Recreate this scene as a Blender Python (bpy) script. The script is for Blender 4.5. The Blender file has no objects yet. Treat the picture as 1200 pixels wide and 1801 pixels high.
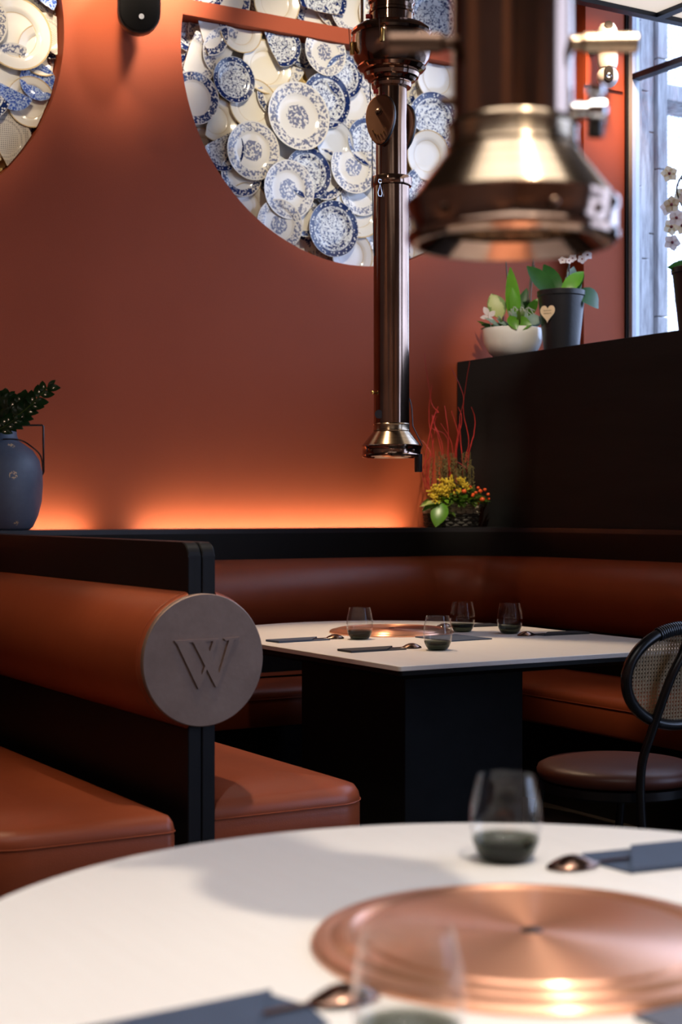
import bpy, bmesh, math, random
from mathutils import Vector, Matrix, noise
R = math.radians; PI = math.pi; sin = math.sin; cos = math.cos
rnd = random.Random(7)
S = bpy.context.scene
C = S.collection

# ------------------------------------------------------------------ camera
cam = bpy.data.cameras.new('camera'); cam_o = bpy.data.objects.new('camera', cam); C.objects.link(cam_o)
cam_o.location = (0, 0, 1.2); cam_o.rotation_euler = (R(90), 0, R(-30.7))
cam.sensor_fit = 'VERTICAL'; cam.sensor_height = 36; cam.lens = 53.97; cam.shift_y = -0.0019
cam.clip_start = 0.05; cam.clip_end = 100
cam.dof.use_dof = True; cam.dof.focus_distance = 4.9; cam.dof.aperture_fstop = 3.8; cam.dof.aperture_blades = 9
S.camera = cam_o

# ------------------------------------------------------------------ world, exposure
S.view_settings.view_transform = 'Standard'; S.view_settings.look = 'None'
S.view_settings.gamma = 1; S.view_settings.exposure = 0.0; S.view_settings.use_curve_mapping = False
S.cycles.use_denoising = True
S.cycles.sample_clamp_indirect = 4.0; S.cycles.max_bounces = 8; S.cycles.transparent_max_bounces = 24
W = bpy.data.worlds.new('world'); S.world = W; W.use_nodes = True
bg = W.node_tree.nodes['Background']
bg.inputs[0].default_value = (0.58, 0.69, 1.0, 1); bg.inputs[1].default_value = 4.6

# ------------------------------------------------------------------ lights
def aim(o, target):
    o.rotation_euler = (Vector(target) - o.location).to_track_quat('-Z', 'Y').to_euler()
def spot(name, loc, target, power, col, size, blend=.6, rad=.04):
    l = bpy.data.lights.new(name, 'SPOT'); l.energy = power; l.color = col; l.spot_size = R(size)
    l.spot_blend = blend; l.shadow_soft_size = rad
    o = bpy.data.objects.new(name, l); C.objects.link(o); o.location = loc; aim(o, target); return o
def area(name, loc, target, sx, sy, power, col):
    l = bpy.data.lights.new(name, 'AREA'); l.shape = 'RECTANGLE'; l.size = sx; l.size_y = sy; l.energy = power; l.color = col
    o = bpy.data.objects.new(name, l); C.objects.link(o); o.location = loc; aim(o, target); return o
WARM = (1.0, .72, .46); NEUT = (1.0, .86, .70)
# downlights over tables and benches, the last added to brighten the bench corner (fixtures built below at the same points)
DOWN = [((1.02, .56, 3.22), (0.95, 1.40, .75), 175, 55, NEUT), ((2.80, 5.00, 3.22), (2.95, 4.45, .75), 230, 46, WARM),
        ((1.80, 3.10, 3.22), (1.92, 3.62, .48), 120, 30, NEUT), ((0.60, 3.3, 3.22), (1.2, 3.9, .60), 90, 50, WARM), ((2.10, 5.35, 3.22), (1.98, 5.35, .49), 62, 26, WARM)]
for p, t, e, s, c in DOWN:
    spot('downlight_beam', (p[0], p[1], p[2] - .035), t, e, c, s)
ROOM_FILL = [((.2, 2.6, 4.25), (2.9, 6.33, 1.9), 55, 62, (1, .70, .50)), ((-.6, -.6, 4.2), (-.9, -1.6, 1.5), 160, 80, WARM), ((2.6, -1.0, 4.2), (2.4, -1.8, 1.2), 160, 80, WARM), ((-.7, 2.6, 4.2), (-1.2, 2.9, 1.2), 120, 80, WARM)]  # unseen spots added to warm the back wall and the room behind
for p, t, e, s, c in ROOM_FILL: spot('room_fill_beam', p, t, e, c, s)
# wall washers and picture lights hung from the ceiling in front of the wall, then spots added to brighten basket and pots
WASH = [((2.30, 5.75, 4.20), (2.45, 6.33, 3.62), 230, 50, (1, .82, .62)), ((3.05, 5.75, 4.20), (2.80, 6.33, 3.62), 290, 48, (1, .84, .66)),
        ((3.35, 4.3, 4.20), (3.80, 6.36, 3.16), 200, 37, (1, .86, .66)),
        ((1.45, 4.5, 4.20), (1.72, 6.36, 3.2), 150, 35, (1, .83, .62)), ((4.9, 5.4, 4.20), (5.27, 6.2, 3.35), 260, 28, (1, .62, .36)),
        ((3.3, 4.0, 4.20), (4.22, 6.08, 1.34), 420, 12, (1, .84, .62)), ((3.72, 4.62, 3.30), (4.62, 5.98, 2.08), 95, 24, (1, .86, .70))]
for p, t, e, s, c in WASH:
    spot('washer_and_spot_beam', (p[0], p[1], p[2] - .06), t, e, c, s, .7 if p[1] < 5 else 1.0, .04 if p[1] < 5 else .13)
# led strips in the gap behind the ledge
for x0, x1 in ((1.20, 2.46), (2.71, 4.10)):
    a = area('led_strip_glow', ((x0 + x1) / 2, 6.255, 1.092), ((x0 + x1) / 2, 6.33, 1.20), x1 - x0, .012, 2.7 * (x1 - x0), (1, .95, .72))
    a.data.spread = R(170)
sp_ = area('near_table_fill', (.75, .55, 3.285), (.75, .55, 0), 2.5, 2.5, 26, (1, .95, .92)); sp_.data.spread = R(112)  # unseen fill light added above the near table to soften its shadows
# window daylight portal
pl = area('window_portal', (5.46, 4.15, 3.02), (0, 4.15, 3.02), 4.05, 2.1, 1, (1, 1, 1)); pl.data.cycles.is_portal = True
pl = area('window_portal', (5.46, -.45, 2.28), (0, -.45, 2.28), 3.2, 3.6, 1, (1, 1, 1)); pl.data.cycles.is_portal = True

# ------------------------------------------------------------------ materials
class NT:
    def __init__(s, name):
        s.m = bpy.data.materials.new(name); s.m.use_nodes = True; s.t = s.m.node_tree; s.n = s.t.nodes; s.l = s.t.links
        s.b = s.n['Principled BSDF']; s.out = s.n['Material Output']
    def a(s, typ, **kw):
        n = s.n.new('ShaderNode' + typ)
        for k, v in kw.items(): setattr(n, k, v)
        return n
    def k(s, a, b): s.l.new(a, b)
    def math(s, op, a, b=None, c=None):
        n = s.a('Math', operation=op)
        for i, v in enumerate((a, b, c)):
            if v is None: continue
            if isinstance(v, (int, float)): n.inputs[i].default_value = v
            else: s.k(v, n.inputs[i])
        return n.outputs[0]
    def mix(s, f, a, b):
        n = s.a('Mix', data_type='RGBA')
        for i, v in ((0, f), (6, a), (7, b)):
            if isinstance(v, (int, float)): n.inputs[i].default_value = v
            elif isinstance(v, tuple): n.inputs[i].default_value = (*v, 1)[:4]
            else: s.k(v, n.inputs[i])
        return n.outputs[2]
    def band(s, r, lo, hi):
        return s.math('MULTIPLY', s.math('GREATER_THAN', r, lo), s.math('LESS_THAN', r, hi))
    def noise(s, scale, detail=3, coord='Object', rough=.5, vec=None):
        n = s.a('TexNoise'); n.inputs['Scale'].default_value = scale; n.inputs['Detail'].default_value = detail; n.inputs['Roughness'].default_value = rough
        if vec is None: vec = s.a('TexCoord').outputs[coord]
        s.k(vec, n.inputs['Vector']); return n.outputs[0]
    def bump(s, h, strength, dist=.01):
        b = s.a('Bump'); b.inputs['Strength'].default_value = strength; b.inputs['Distance'].default_value = dist
        s.k(h, b.inputs['Height']); s.k(b.outputs[0], s.b.inputs['Normal']); return b
def mat(name, col, rough=.5, metal=0, var=0, vscale=8, bump=0, bscale=60, bdist=.004, spec=None, coat=0, **kw):
    t = NT(name); t.b.inputs['Roughness'].default_value = rough; t.b.inputs['Metallic'].default_value = metal
    if spec is not None: t.b.inputs['Specular IOR Level'].default_value = spec
    if coat: t.b.inputs['Coat Weight'].default_value = coat; t.b.inputs['Coat Roughness'].default_value = .08
    nz = t.noise(vscale)
    lo = tuple(c * (1 - var) for c in col); hi = tuple(min(1, c * (1 + var)) for c in col)
    t.k(t.mix(nz, lo, hi), t.b.inputs['Base Color'])
    if bump: t.bump(t.noise(bscale, 4), bump, bdist)
    return t.m
M = {}
def wallmat():
    t = NT('terracotta_paint'); t.b.inputs['Roughness'].default_value = .62; t.b.inputs['Specular IOR Level'].default_value = .25
    t.k(t.mix(t.noise(3, 5), (.38, .074, .027), (.43, .088, .033)), t.b.inputs['Base Color'])
    t.bump(t.noise(260, 3), .25, .002); return t.m
M['wall'] = wallmat()
M['black'] = mat('black_stained_wood', (.006, .006, .006), .45, var=.35, vscale=5, bump=.08, bscale=30)
def graind(name, c0, c1, scale, rough):
    t = NT(name); t.b.inputs['Roughness'].default_value = rough
    mp = t.a('Mapping'); mp.inputs['Scale'].default_value = scale; t.k(t.a('TexCoord').outputs['Object'], mp.inputs[0])
    n = t.noise(1, 6, vec=mp.outputs[0], rough=.65); t.k(t.mix(n, c0, c1), t.b.inputs['Base Color']); t.bump(n, .12, .003); return t.m
M['blackboard'] = graind('black_box_boards', (.008, .009, .010), (.022, .024, .026), (6, 1.2, 9), .6)
M['blackboard'].node_tree.nodes['Principled BSDF'].inputs['Specular IOR Level'].default_value = .2
M['ply'] = graind('blackened_plywood', (.005, .005, .006), (.012, .012, .014), (60, 2, 2), .42)
for q in ('ply', 'black'): M[q].node_tree.nodes['Principled BSDF'].inputs['Specular IOR Level'].default_value = .22
M['cap'] = mat('black_ledge_top', (.02, .021, .026), .30, var=.3, vscale=10)
def leather():
    t = NT('terracotta_leather'); t.b.inputs['Roughness'].default_value = .36; t.b.inputs['Specular IOR Level'].default_value = .38
    t.k(t.mix(t.noise(7, 5), (.27, .058, .021), (.34, .076, .028)), t.b.inputs['Base Color'])
    v = t.a('TexVoronoi'); v.inputs['Scale'].default_value = 420; t.k(t.a('TexCoord').outputs['Object'], v.inputs['Vector'])
    h = t.math('ADD', t.math('MULTIPLY', v.outputs[0], .15), t.noise(9, 3)); t.bump(h, .22, .006); return t.m
M['leather'] = leather()
def tabletop():
    t = NT('cream_table_laminate'); t.b.inputs['Roughness'].default_value = .36
    mp = t.a('Mapping'); mp.inputs['Scale'].default_value = (90, 6, 6); t.k(t.a('TexCoord').outputs['Object'], mp.inputs[0])
    n = t.noise(1, 4, vec=mp.outputs[0]); t.k(t.mix(n, (.80, .765, .72), (.86, .83, .79)), t.b.inputs['Base Color']); return t.m
M['top'] = tabletop()
def brushed(name, c0, c1, rough, aniso, rot=.25, streak=(2, 2, 260)):
    t = NT(name); t.b.inputs['Metallic'].default_value = 1; t.b.inputs['Roughness'].default_value = rough
    mp = t.a('Mapping'); mp.inputs['Scale'].default_value = streak; t.k(t.a('TexCoord').outputs['Object'], mp.inputs[0])
    n = t.noise(1, 3, vec=mp.outputs[0]); f = t.math('ADD', t.math('MULTIPLY', n, .6), t.math('MULTIPLY', t.noise(5, 4), .4))
    cr = t.a('ValToRGB'); cr.color_ramp.elements[0].position = .36; cr.color_ramp.elements[1].position = .64
    cr.color_ramp.elements[0].color = (*c0, 1); cr.color_ramp.elements[1].color = (*c1, 1); t.k(f, cr.inputs[0]); t.k(cr.outputs[0], t.b.inputs['Base Color'])
    t.b.inputs['Anisotropic'].default_value = aniso; t.b.inputs['Anisotropic Rotation'].default_value = rot
    tg = t.a('Tangent', direction_type='RADIAL', axis='Z'); t.k(tg.outputs[0], t.b.inputs['Tangent']); return t.m
M['bronze'] = brushed('antique_copper_tube', (.25, .16, .115), (.50, .35, .27), .12, .55, streak=(14, 14, 1.5))
M['brass'] = brushed('brushed_bronze_cone', (.34, .25, .165), (.56, .44, .31), .25, .8)
M['plate_bronze'] = mat('flat_bronze_plate', (.36, .19, .115), .36, 1, var=.25)
M['bronzedark'] = brushed('dark_bronze', (.10, .062, .045), (.22, .14, .10), .3, .4)
M['copper'] = brushed('brushed_copper', (.86, .40, .24), (.95, .52, .34), .30, .85, streak=(3, 3, 3))
M['copper'].node_tree.nodes['Principled BSDF'].inputs['Metallic'].default_value = .78
M['spoon'] = mat('bronze_spoon', (.22, .13, .095), .2, 1, var=.2)
M['gold'] = mat('gold_lacquer', (.80, .48, .12), .28, .7, var=.35, vscale=14, bump=.3, bscale=40)
M['goldback'] = mat('gold_grout', (.62, .44, .17), .4, .3, var=.5, vscale=9, bump=.5, bscale=22, bdist=.02)
M['chrome'] = mat('chrome', (.7, .7, .72), .12, 1)
M['brasspin'] = mat('polished_brass', (.85, .6, .22), .22, 1)
M['rubber'] = mat('black_plastic', (.012, .012, .013), .35)
M['cloth_slate'] = mat('slate_blue_card', (.040, .062, .110), .62, var=.12, vscale=30, bump=.1, bscale=300, bdist=.001)
M['cloth_dark'] = mat('dark_slate_card', (.020, .024, .032), .62, var=.12, vscale=30)
M['card'] = mat('grey_menu_card', (.085, .095, .125), .5, var=.08)
M['print'] = mat('white_print', (.82, .84, .88), .6)
M['white'] = mat('white_plastic', (.85, .83, .80), .35, var=.02)
M['ceramic'] = mat('white_ceramic', (.86, .84, .80), .12, var=.02, coat=.5)
M['darkpot'] = mat('anthracite_pot', (.014, .015, .018), .30, var=.2, vscale=20, bump=.15, bscale=90)
M['soil'] = mat('potting_bark', (.045, .026, .014), .9, var=.5, vscale=60, bump=1, bscale=80, bdist=.01)
M['floor'] = mat('dark_floor', (.022, .017, .014), .5, var=.4, vscale=3)
M['ceil'] = mat('dark_ceiling', (.10, .075, .06), .8, var=.1)
M['roomdark'] = mat('dark_room_wall', (.30, .17, .11), .75, var=.2, vscale=2)
M['steel'] = mat('dark_steel_bar', (.012, .017, .030), .35, .6)
M['stone'] = None
M['twigred'] = mat('red_dogwood_bark', (.42, .030, .028), .4, var=.35, vscale=40)
M['wick_w'] = mat('whitewashed_wicker', (.42, .36, .28), .7, var=.35, vscale=50, bump=.4, bscale=150)
M['wick_d'] = mat('dark_wicker', (.055, .050, .045), .7, var=.35, vscale=50)
M['berry'] = mat('orange_berry', (.75, .10, .025), .25, var=.25, vscale=30)
M['yellow'] = mat('yellow_petals', (.72, .52, .03), .6, var=.3, vscale=60)
M['heather'] = mat('olive_heather', (.16, .13, .045), .8, var=.4, vscale=60)
M['stem'] = mat('orchid_stem', (.060, .050, .030), .45, var=.3, vscale=40)
M['lip'] = mat('burgundy_lip', (.20, .02, .045), .4)
M['tag'] = mat('kraft_heart', (.66, .50, .33), .75, var=.1, vscale=40)
M['ink'] = mat('brown_ink', (.12, .08, .05), .7)
M['cane'] = mat('woven_cane', (.40, .30, .17), .55, var=.25, vscale=60)
M['bent'] = mat('black_bentwood', (.008, .008, .009), .25, var=.2)
M['wrap'] = mat('black_rattan_wrap', (.030, .040, .055), .22, var=.2)
M['cable'] = mat('blue_grey_cable', (.05, .065, .10), .5)
M['redclip'] = mat('red_clip', (.45, .02, .03), .4)
M['bark'] = mat('pale_root', (.42, .45, .40), .7, var=.2)
def leafmat(name, dark, light, rough=.3, spec=.5, variegated=False):
    t = NT(name); t.b.inputs['Roughness'].default_value = rough; t.b.inputs['Specular IOR Level'].default_value = spec
    n = t.noise(24, 4)
    if variegated:
        tc = t.a('TexCoord'); sp = t.a('SeparateXYZ'); t.k(tc.outputs['UV'], sp.inputs[0])
        e = t.math('ABSOLUTE', t.math('SUBTRACT', sp.outputs[0], .5))
        f = t.math('GREATER_THAN', t.math('ADD', e, t.math('MULTIPLY', t.math('SUBTRACT', n, .5), .9)), .34)
        t.k(t.mix(f, light, dark), t.b.inputs['Base Color'])
    else:
        t.k(t.mix(n, dark, light), t.b.inputs['Base Color'])
    t.b.inputs['Transmission Weight'].default_value = 0
    tr = t.a('BsdfTranslucent'); tr.inputs[0].default_value = (*[min(1, c * 1.6) for c in light], 1)
    mx = t.a('MixShader'); mx.inputs[0].default_value = .28
    t.k(t.b.outputs[0], mx.inputs[1]); t.k(tr.outputs[0], mx.inputs[2]); t.k(mx.outputs[0], t.out.inputs[0]); return t.m
M['petal'] = leafmat('cream_petal', (.74, .62, .58), (.92, .84, .82), .5, .3)
M['petaly'] = leafmat('apricot_petal', (.66, .46, .25), (.86, .70, .48), .5, .3)
M['leaf_bright'] = leafmat('bright_green_leaf', (.06, .20, .012), (.16, .42, .03))
M['leaf_dark'] = leafmat('dark_green_leaf', (.012, .055, .012), (.035, .13, .022), .36, .3)
M['leaf_var'] = leafmat('variegated_leaf', (.10, .24, .02), (.52, .60, .22), .4, variegated=True)
M['leaf_zz'] = leafmat('glossy_deep_leaf', (.006, .020, .007), (.016, .050, .012), .15, .6)
M['leaf_mix'] = leafmat('olive_green_leaf', (.03, .07, .012), (.10, .18, .02), .4)
M['leaf_lime'] = leafmat('lime_green_leaf', (.15, .32, .02), (.30, .50, .05), .4)
M['leaf_grey'] = leafmat('grey_green_leaf', (.16, .26, .20), (.30, .42, .34), .5)

def thin(name, tint, frontspec=1.0, rough=0.0, ior=1.45):
    t = NT(name); t.n.remove(t.b)
    tr = t.a('BsdfTransparent'); tr.inputs[0].default_value = (*tint, 1)
    gl = t.a('BsdfGlossy'); gl.inputs['Roughness'].default_value = rough; gl.inputs[0].default_value = (frontspec,) * 3 + (1,)
    lw = t.a('LayerWeight'); lw.inputs[0].default_value = .5; mx = t.a('MixShader')
    fr = t.math('ADD', .02, t.math('MULTIPLY', .95, t.math('POWER', lw.outputs[1], 5)))
    t.k(fr, mx.inputs[0]); t.k(tr.outputs[0], mx.inputs[1]); t.k(gl.outputs[0], mx.inputs[2]); t.k(mx.outputs[0], t.out.inputs[0])
    return t, tr
M['pane'] = thin('window_pane', (.92, .95, .97), ior=1.5)[0].m
def smokeglass():
    t, tr = thin('smoked_tumbler_glass', (1, 1, 1), ior=1.5, rough=.01)
    sp = t.a('SeparateXYZ'); t.k(t.a('TexCoord').outputs['Object'], sp.inputs[0])
    mr = t.a('MapRange'); mr.inputs[1].default_value = .012; mr.inputs[2].default_value = .05; t.k(sp.outputs[2], mr.inputs[0])
    cr = t.a('ValToRGB'); e = cr.color_ramp.elements; e[0].position = 0; e[0].color = (.16, .18, .15, 1); e[1].position = 1; e[1].color = (.988, .99, .988, 1)
    x = cr.color_ramp.elements.new(.38); x.color = (.36, .38, .34, 1); x = cr.color_ramp.elements.new(.55); x.color = (.985, .985, .98, 1)
    t.k(mr.outputs[0], cr.inputs[0]); t.k(cr.outputs[0], tr.inputs[0]); return t.m
M['glass'] = smokeglass()

def plate_mat(kind):
    t = NT('plate_' + {'p': 'plain_ivory', 'w': 'blue_willow', 'f': 'pale_blue_floral', 'm': 'floral_medallion', 'd': 'dark_blue_rim', 'g': 'grey_rimmed', 'l': 'lattice', 'b': 'cobalt', 'k': 'navy'}[kind])
    t.b.inputs['Roughness'].default_value = .13; t.b.inputs['Coat Weight'].default_value = .3
    tc = t.a('TexCoord'); vec = tc.outputs['Object']
    xyz = t.a('SeparateXYZ'); t.k(vec, xyz.inputs[0])
    r = t.math('SQRT', t.math('ADD', t.math('POWER', xyz.outputs[0], 2), t.math('POWER', xyz.outputs[1], 2)))
    inf = t.a('ObjectInfo'); add = t.a('VectorMath', operation='ADD'); sc = t.a('VectorMath', operation='SCALE')
    cmb = t.a('CombineXYZ'); t.k(inf.outputs['Random'], cmb.inputs[0]); t.k(inf.outputs['Random'], cmb.inputs[1]); t.k(cmb.outputs[0], sc.inputs[0]); sc.inputs['Scale'].default_value = 37
    t.k(vec, add.inputs[0]); t.k(sc.outputs[0], add.inputs[1]); V = add.outputs[0]
    n1 = t.noise(5.5, 2, vec=V); n2 = t.noise(11, 3, vec=V, rough=.6); n3 = t.noise(22, 2, vec=V)
    base = (.80, .77, .68); ivory = t.mix(inf.outputs['Random'], (.82, .78, .68), (.78, .77, .74))
    G = lambda a, b: t.math('GREATER_THAN', a, b)
    L_ = lambda a, b: t.math('LESS_THAN', a, b)
    mul = lambda a, b: t.math('MULTIPLY', a, b)
    navy = (.003, .010, .065); blue = (.015, .035, .15); pale = (.13, .16, .29)
    if kind == 'p': col = t.mix(t.math('MAXIMUM', t.band(r, .955, 1.2), t.band(r, .60, .615)), t.mix(inf.outputs['Random'], (.84, .78, .64), (.72, .73, .74)), (.60, .45, .24))
    elif kind == 'g': col = t.mix(t.band(r, .95, 1.2), t.mix(.35, (.6, .66, .74), ivory), (.25, .28, .36))
    elif kind == 'w':
        vo = t.a('TexVoronoi'); vo.inputs['Scale'].default_value = 9; t.k(V, vo.inputs['Vector'])
        band = t.math('MAXIMUM', mul(t.band(r, .80, .985), G(vo.outputs[0], .30)), t.band(r, .79, .825))
        wav = t.math('ABSOLUTE', t.math('SUBTRACT', n1, .5)); curve = mul(L_(wav, .016), L_(r, .8))
        blot = mul(G(n2, .585), L_(r, .74)); spk = mul(mul(G(n3, .60), G(n1, .47)), L_(r, .78)); ring = mul(t.band(r, .60, .72), mul(G(n2, .5), G(n1, .5)))
        f = t.math('MAXIMUM', t.math('MAXIMUM', band, curve), t.math('MAXIMUM', t.math('MAXIMUM', blot, spk), ring))
        col = t.mix(f, (.72, .75, .76), t.mix(n2, navy, blue))
    elif kind in 'fm':
        rim = mul(t.band(r, .66, .95), G(n2, .51)); f = rim
        if kind == 'm': f = t.math('MAXIMUM', rim, mul(L_(t.math('ADD', r, t.math('MULTIPLY', n1, .2)), .46), G(n2, .47)))
        col = t.mix(mul(f, .85), ivory, t.mix(n3, pale, blue))
    elif kind == 'd':
        f = mul(t.band(r, .68, .96), G(n2, .455)); col = t.mix(f, ivory, t.mix(n3, (.03, .05, .13), blue))
    elif kind == 'l':
        vo = t.a('TexVoronoi'); vo.inputs['Scale'].default_value = 14; vo.inputs['Randomness'].default_value = 0; t.k(vec, vo.inputs['Vector'])
        f = t.math('MAXIMUM', t.band(vo.outputs[0], .24, .36), L_(vo.outputs[0], .1)); col = t.mix(f, (.62, .58, .50), (.07, .07, .09))
    elif kind == 'b': col = t.mix(G(n2, .5), (.04, .09, .38), (.35, .45, .66))
    else: col = t.mix(G(n3, .56), (.012, .013, .03), (.3, .3, .3))
    t.k(col, t.b.inputs['Base Color']); return t.m
PM = {k: plate_mat(k) for k in 'pwfmdglbk'}

def stonemat():
    t = NT('weathered_grey_stone'); t.b.inputs['Roughness'].default_value = .8
    mp = t.a('Mapping'); mp.inputs['Scale'].default_value = (14, 14, 2.2); t.k(t.a('TexCoord').outputs['Object'], mp.inputs[0])
    n = t.noise(1, 7, vec=mp.outputs[0], rough=.7)
    cr = t.a('ValToRGB'); cr.color_ramp.elements[0].position = .36; cr.color_ramp.elements[1].position = .62
    cr.color_ramp.elements[0].color = (.22, .225, .24, 1); cr.color_ramp.elements[1].color = (.62, .63, .65, 1)
    t.k(n, cr.inputs[0]); t.k(cr.outputs[0], t.b.inputs['Base Color']); t.bump(n, .5, .01); return t.m
M['stone'] = stonemat()
def vasemat():
    t = NT('blue_grey_vase_glaze'); t.b.inputs['Roughness'].default_value = .5
    n = t.noise(9, 6, rough=.7); c = t.mix(n, (.045, .065, .105), (.14, .175, .23))
    vo = t.a('TexVoronoi'); vo.inputs['Scale'].default_value = 11; t.k(t.a('TexCoord').outputs['Object'], vo.inputs['Vector'])
    f = t.math('MULTIPLY', t.math('LESS_THAN', vo.outputs[0], .20), t.math('GREATER_THAN', t.noise(150, 2), .52))
    t.k(t.mix(f, c, (.70, .50, .26)), t.b.inputs['Base Color']); t.bump(n, .25, .004); return t.m
M['vase'] = vasemat()
def discmat():
    t = NT('aged_bronze_leather_disc'); t.b.inputs['Roughness'].default_value = .5; t.b.inputs['Metallic'].default_value = .35
    n = t.noise(12, 6, rough=.65); t.k(t.mix(n, (.17, .105, .080), (.33, .235, .19)), t.b.inputs['Base Color']); t.bump(t.noise(60, 4), .12, .003); return t.m
M['disc'] = discmat()
def emat(name, col, s):
    t = NT(name); t.b.inputs['Base Color'].default_value = (*col, 1); t.b.inputs['Emission Color'].default_value = (*col, 1); t.b.inputs['Emission Strength'].default_value = s; return t.m
M['diffuser'] = emat('backlit_diffuser', (1, .88, .76), .72)
M['fill_diffuser'] = emat('added_fill_diffuser', (1, .93, .86), .5)  # glow for the added fill grid above the near table
M['led'] = emat('led_tape', (1, .55, .25), 6)
M['lampface'] = emat('lamp_face', (1, .85, .65), 12)

# ------------------------------------------------------------------ mesh helpers
def link(name, me, m, parent=None, loc=(0, 0, 0), rot=(0, 0, 0), scale=None):
    o = bpy.data.objects.new(name, me); C.objects.link(o)
    if m is not None:
        for mm in (m if isinstance(m, (list, tuple)) else [m]): me.materials.append(mm)
    o.location = loc; o.rotation_euler = rot
    if scale: o.scale = (scale,) * 3
    if parent: o.parent = parent
    return o
def done(name, bm, m, parent=None, loc=(0, 0, 0), rot=(0, 0, 0), smooth=40):
    bmesh.ops.recalc_face_normals(bm, faces=bm.faces[:])
    me = bpy.data.meshes.new(name); bm.to_mesh(me); bm.free()
    if smooth:
        me.shade_smooth(); me.set_sharp_from_angle(angle=R(smooth))
    return link(name, me, m, parent, loc, rot)
def tag(o, label, cat, group=None):
    o['label'] = label; o['category'] = cat
    if group: o['group'] = group
    return o
def thing(name, label, cat, loc=(0, 0, 0), rotz=0, group=None):
    o = bpy.data.objects.new(name, None); C.objects.link(o); o.location = loc; o.rotation_euler = (0, 0, rotz); o.empty_display_size = .05
    return tag(o, label, cat, group)
def copy_thing(src, loc, rotz, label, cat=None, group=None):
    r = src.copy(); C.objects.link(r); r.location = loc; r.rotation_euler = (0, 0, rotz); r['label'] = label
    def rec(a, b):
        for ch in list(a.children):
            if ch.name in made: continue
            c = ch.copy(); C.objects.link(c); c.parent = b; made.add(c.name); rec(ch, c)
    made = {r.name}; rec(src, r)
    return r
def struct(o): o['kind'] = 'structure'; return o
def stuff(o): o['kind'] = 'stuff'; return o
def box(bm, x0, x1, y0, y1, z0, z1, bev=0, mi=0):
    vs = [bm.verts.new((x, y, z)) for z in (z0, z1) for x, y in ((x0, y0), (x1, y0), (x1, y1), (x0, y1))]
    fs = [bm.faces.new([vs[i] for i in f]) for f in ((3, 2, 1, 0), (4, 5, 6, 7), (0, 1, 5, 4), (1, 2, 6, 5), (2, 3, 7, 6), (3, 0, 4, 7))]
    for f in fs: f.material_index = mi
    if bev:
        es = list({e for f in fs for e in f.edges}); bmesh.ops.bevel(bm, geom=es, offset=bev, segments=2, affect='EDGES', profile=.6)
    return bm
def bx(*a, **k): return box(bmesh.new(), *a, **k)
def lathe(bm, prof, seg=48, at=(0, 0), close=False, elx=1, ely=1):
    rings = []
    for r, z in prof:
        if r < 1e-6: rings.append([bm.verts.new((at[0], at[1], z))])
        else: rings.append([bm.verts.new((at[0] + r * elx * cos(2 * PI * i / seg), at[1] + r * ely * sin(2 * PI * i / seg), z)) for i in range(seg)])
    pr = list(zip(rings, rings[1:])) + ([(rings[-1], rings[0])] if close else [])
    for a, b in pr:
        for i in range(seg):
            j = (i + 1) % seg
            f = [a[i % len(a)], a[j % len(a)], b[j % len(b)], b[i % len(b)]]
            u = []
            for v in f:
                if v not in u: u.append(v)
            if len(u) > 2: bm.faces.new(u)
    for rg, isend in ((rings[0], 1), (rings[-1], 1)):
        if not close and len(rg) > 2 and isend: bm.faces.new(rg)
    return bm
def tube(bm, pts, rad, seg=8, closed=False, caps=True, flat=1.0):
    P = [Vector(p) for p in pts]; n = len(P); rr = rad if isinstance(rad, (list, tuple)) else [rad] * n
    T = []
    for i in range(n):
        a = P[(i - 1) % n] if (closed or i > 0) else P[i]; b = P[(i + 1) % n] if (closed or i < n - 1) else P[i]
        T.append((b - a).normalized())
    up = Vector((0, 0, 1)) if abs(T[0].z) < .9 else Vector((1, 0, 0)); N = (up - T[0] * up.dot(T[0])).normalized(); rings = []
    for i in range(n):
        N = (N - T[i] * N.dot(T[i])).normalized(); B = T[i].cross(N)
        rings.append([bm.verts.new(P[i] + N * rr[i] * cos(2 * PI * k / seg) + B * rr[i] * flat * sin(2 * PI * k / seg)) for k in range(seg)])
    for i in range(n if closed else n - 1):
        a, b = rings[i], rings[(i + 1) % n]
        for k in range(seg): bm.faces.new((a[k], a[(k + 1) % seg], b[(k + 1) % seg], b[k]))
    if caps and not closed: bm.faces.new(rings[0][::-1]); bm.faces.new(rings[-1])
    return bm
def prism(bm, poly, z0, z1, axis='z'):
    def mk(p, t): return (p[0], p[1], t) if axis == 'z' else ((t, p[0], p[1]) if axis == 'x' else (p[0], t, p[1]))
    a = [bm.verts.new(mk(p, z0)) for p in poly]; b = [bm.verts.new(mk(p, z1)) for p in poly]; n = len(poly)
    bm.faces.new(a[::-1]); bm.faces.new(b)
    for i in range(n): bm.faces.new((a[i], a[(i + 1) % n], b[(i + 1) % n], b[i]))
    return bm
def ico(bm, c, r, sub=1, sz=1):
    bmesh.ops.create_icosphere(bm, subdivisions=sub, radius=r, matrix=Matrix.Translation(c) @ Matrix.Diagonal((1, 1, sz, 1))); return bm
def rrect(x0, x1, y0, y1, rc, seg=6):
    pts = []
    if not isinstance(rc, (list, tuple)): rc = [rc] * 4
    for (cx, cy, a0), r in zip(((x1, y1, 0), (x0, y1, 90), (x0, y0, 180), (x1, y0, 270)), rc):
        sx = -1 if a0 in (0, 270) else 1; sy = -1 if a0 in (0, 90) else 1
        for k in range(seg + 1):
            a = R(a0 + 90 * k / seg); pts.append((cx + sx * r + r * cos(a), cy + sy * r + r * sin(a)))
    return pts
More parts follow.
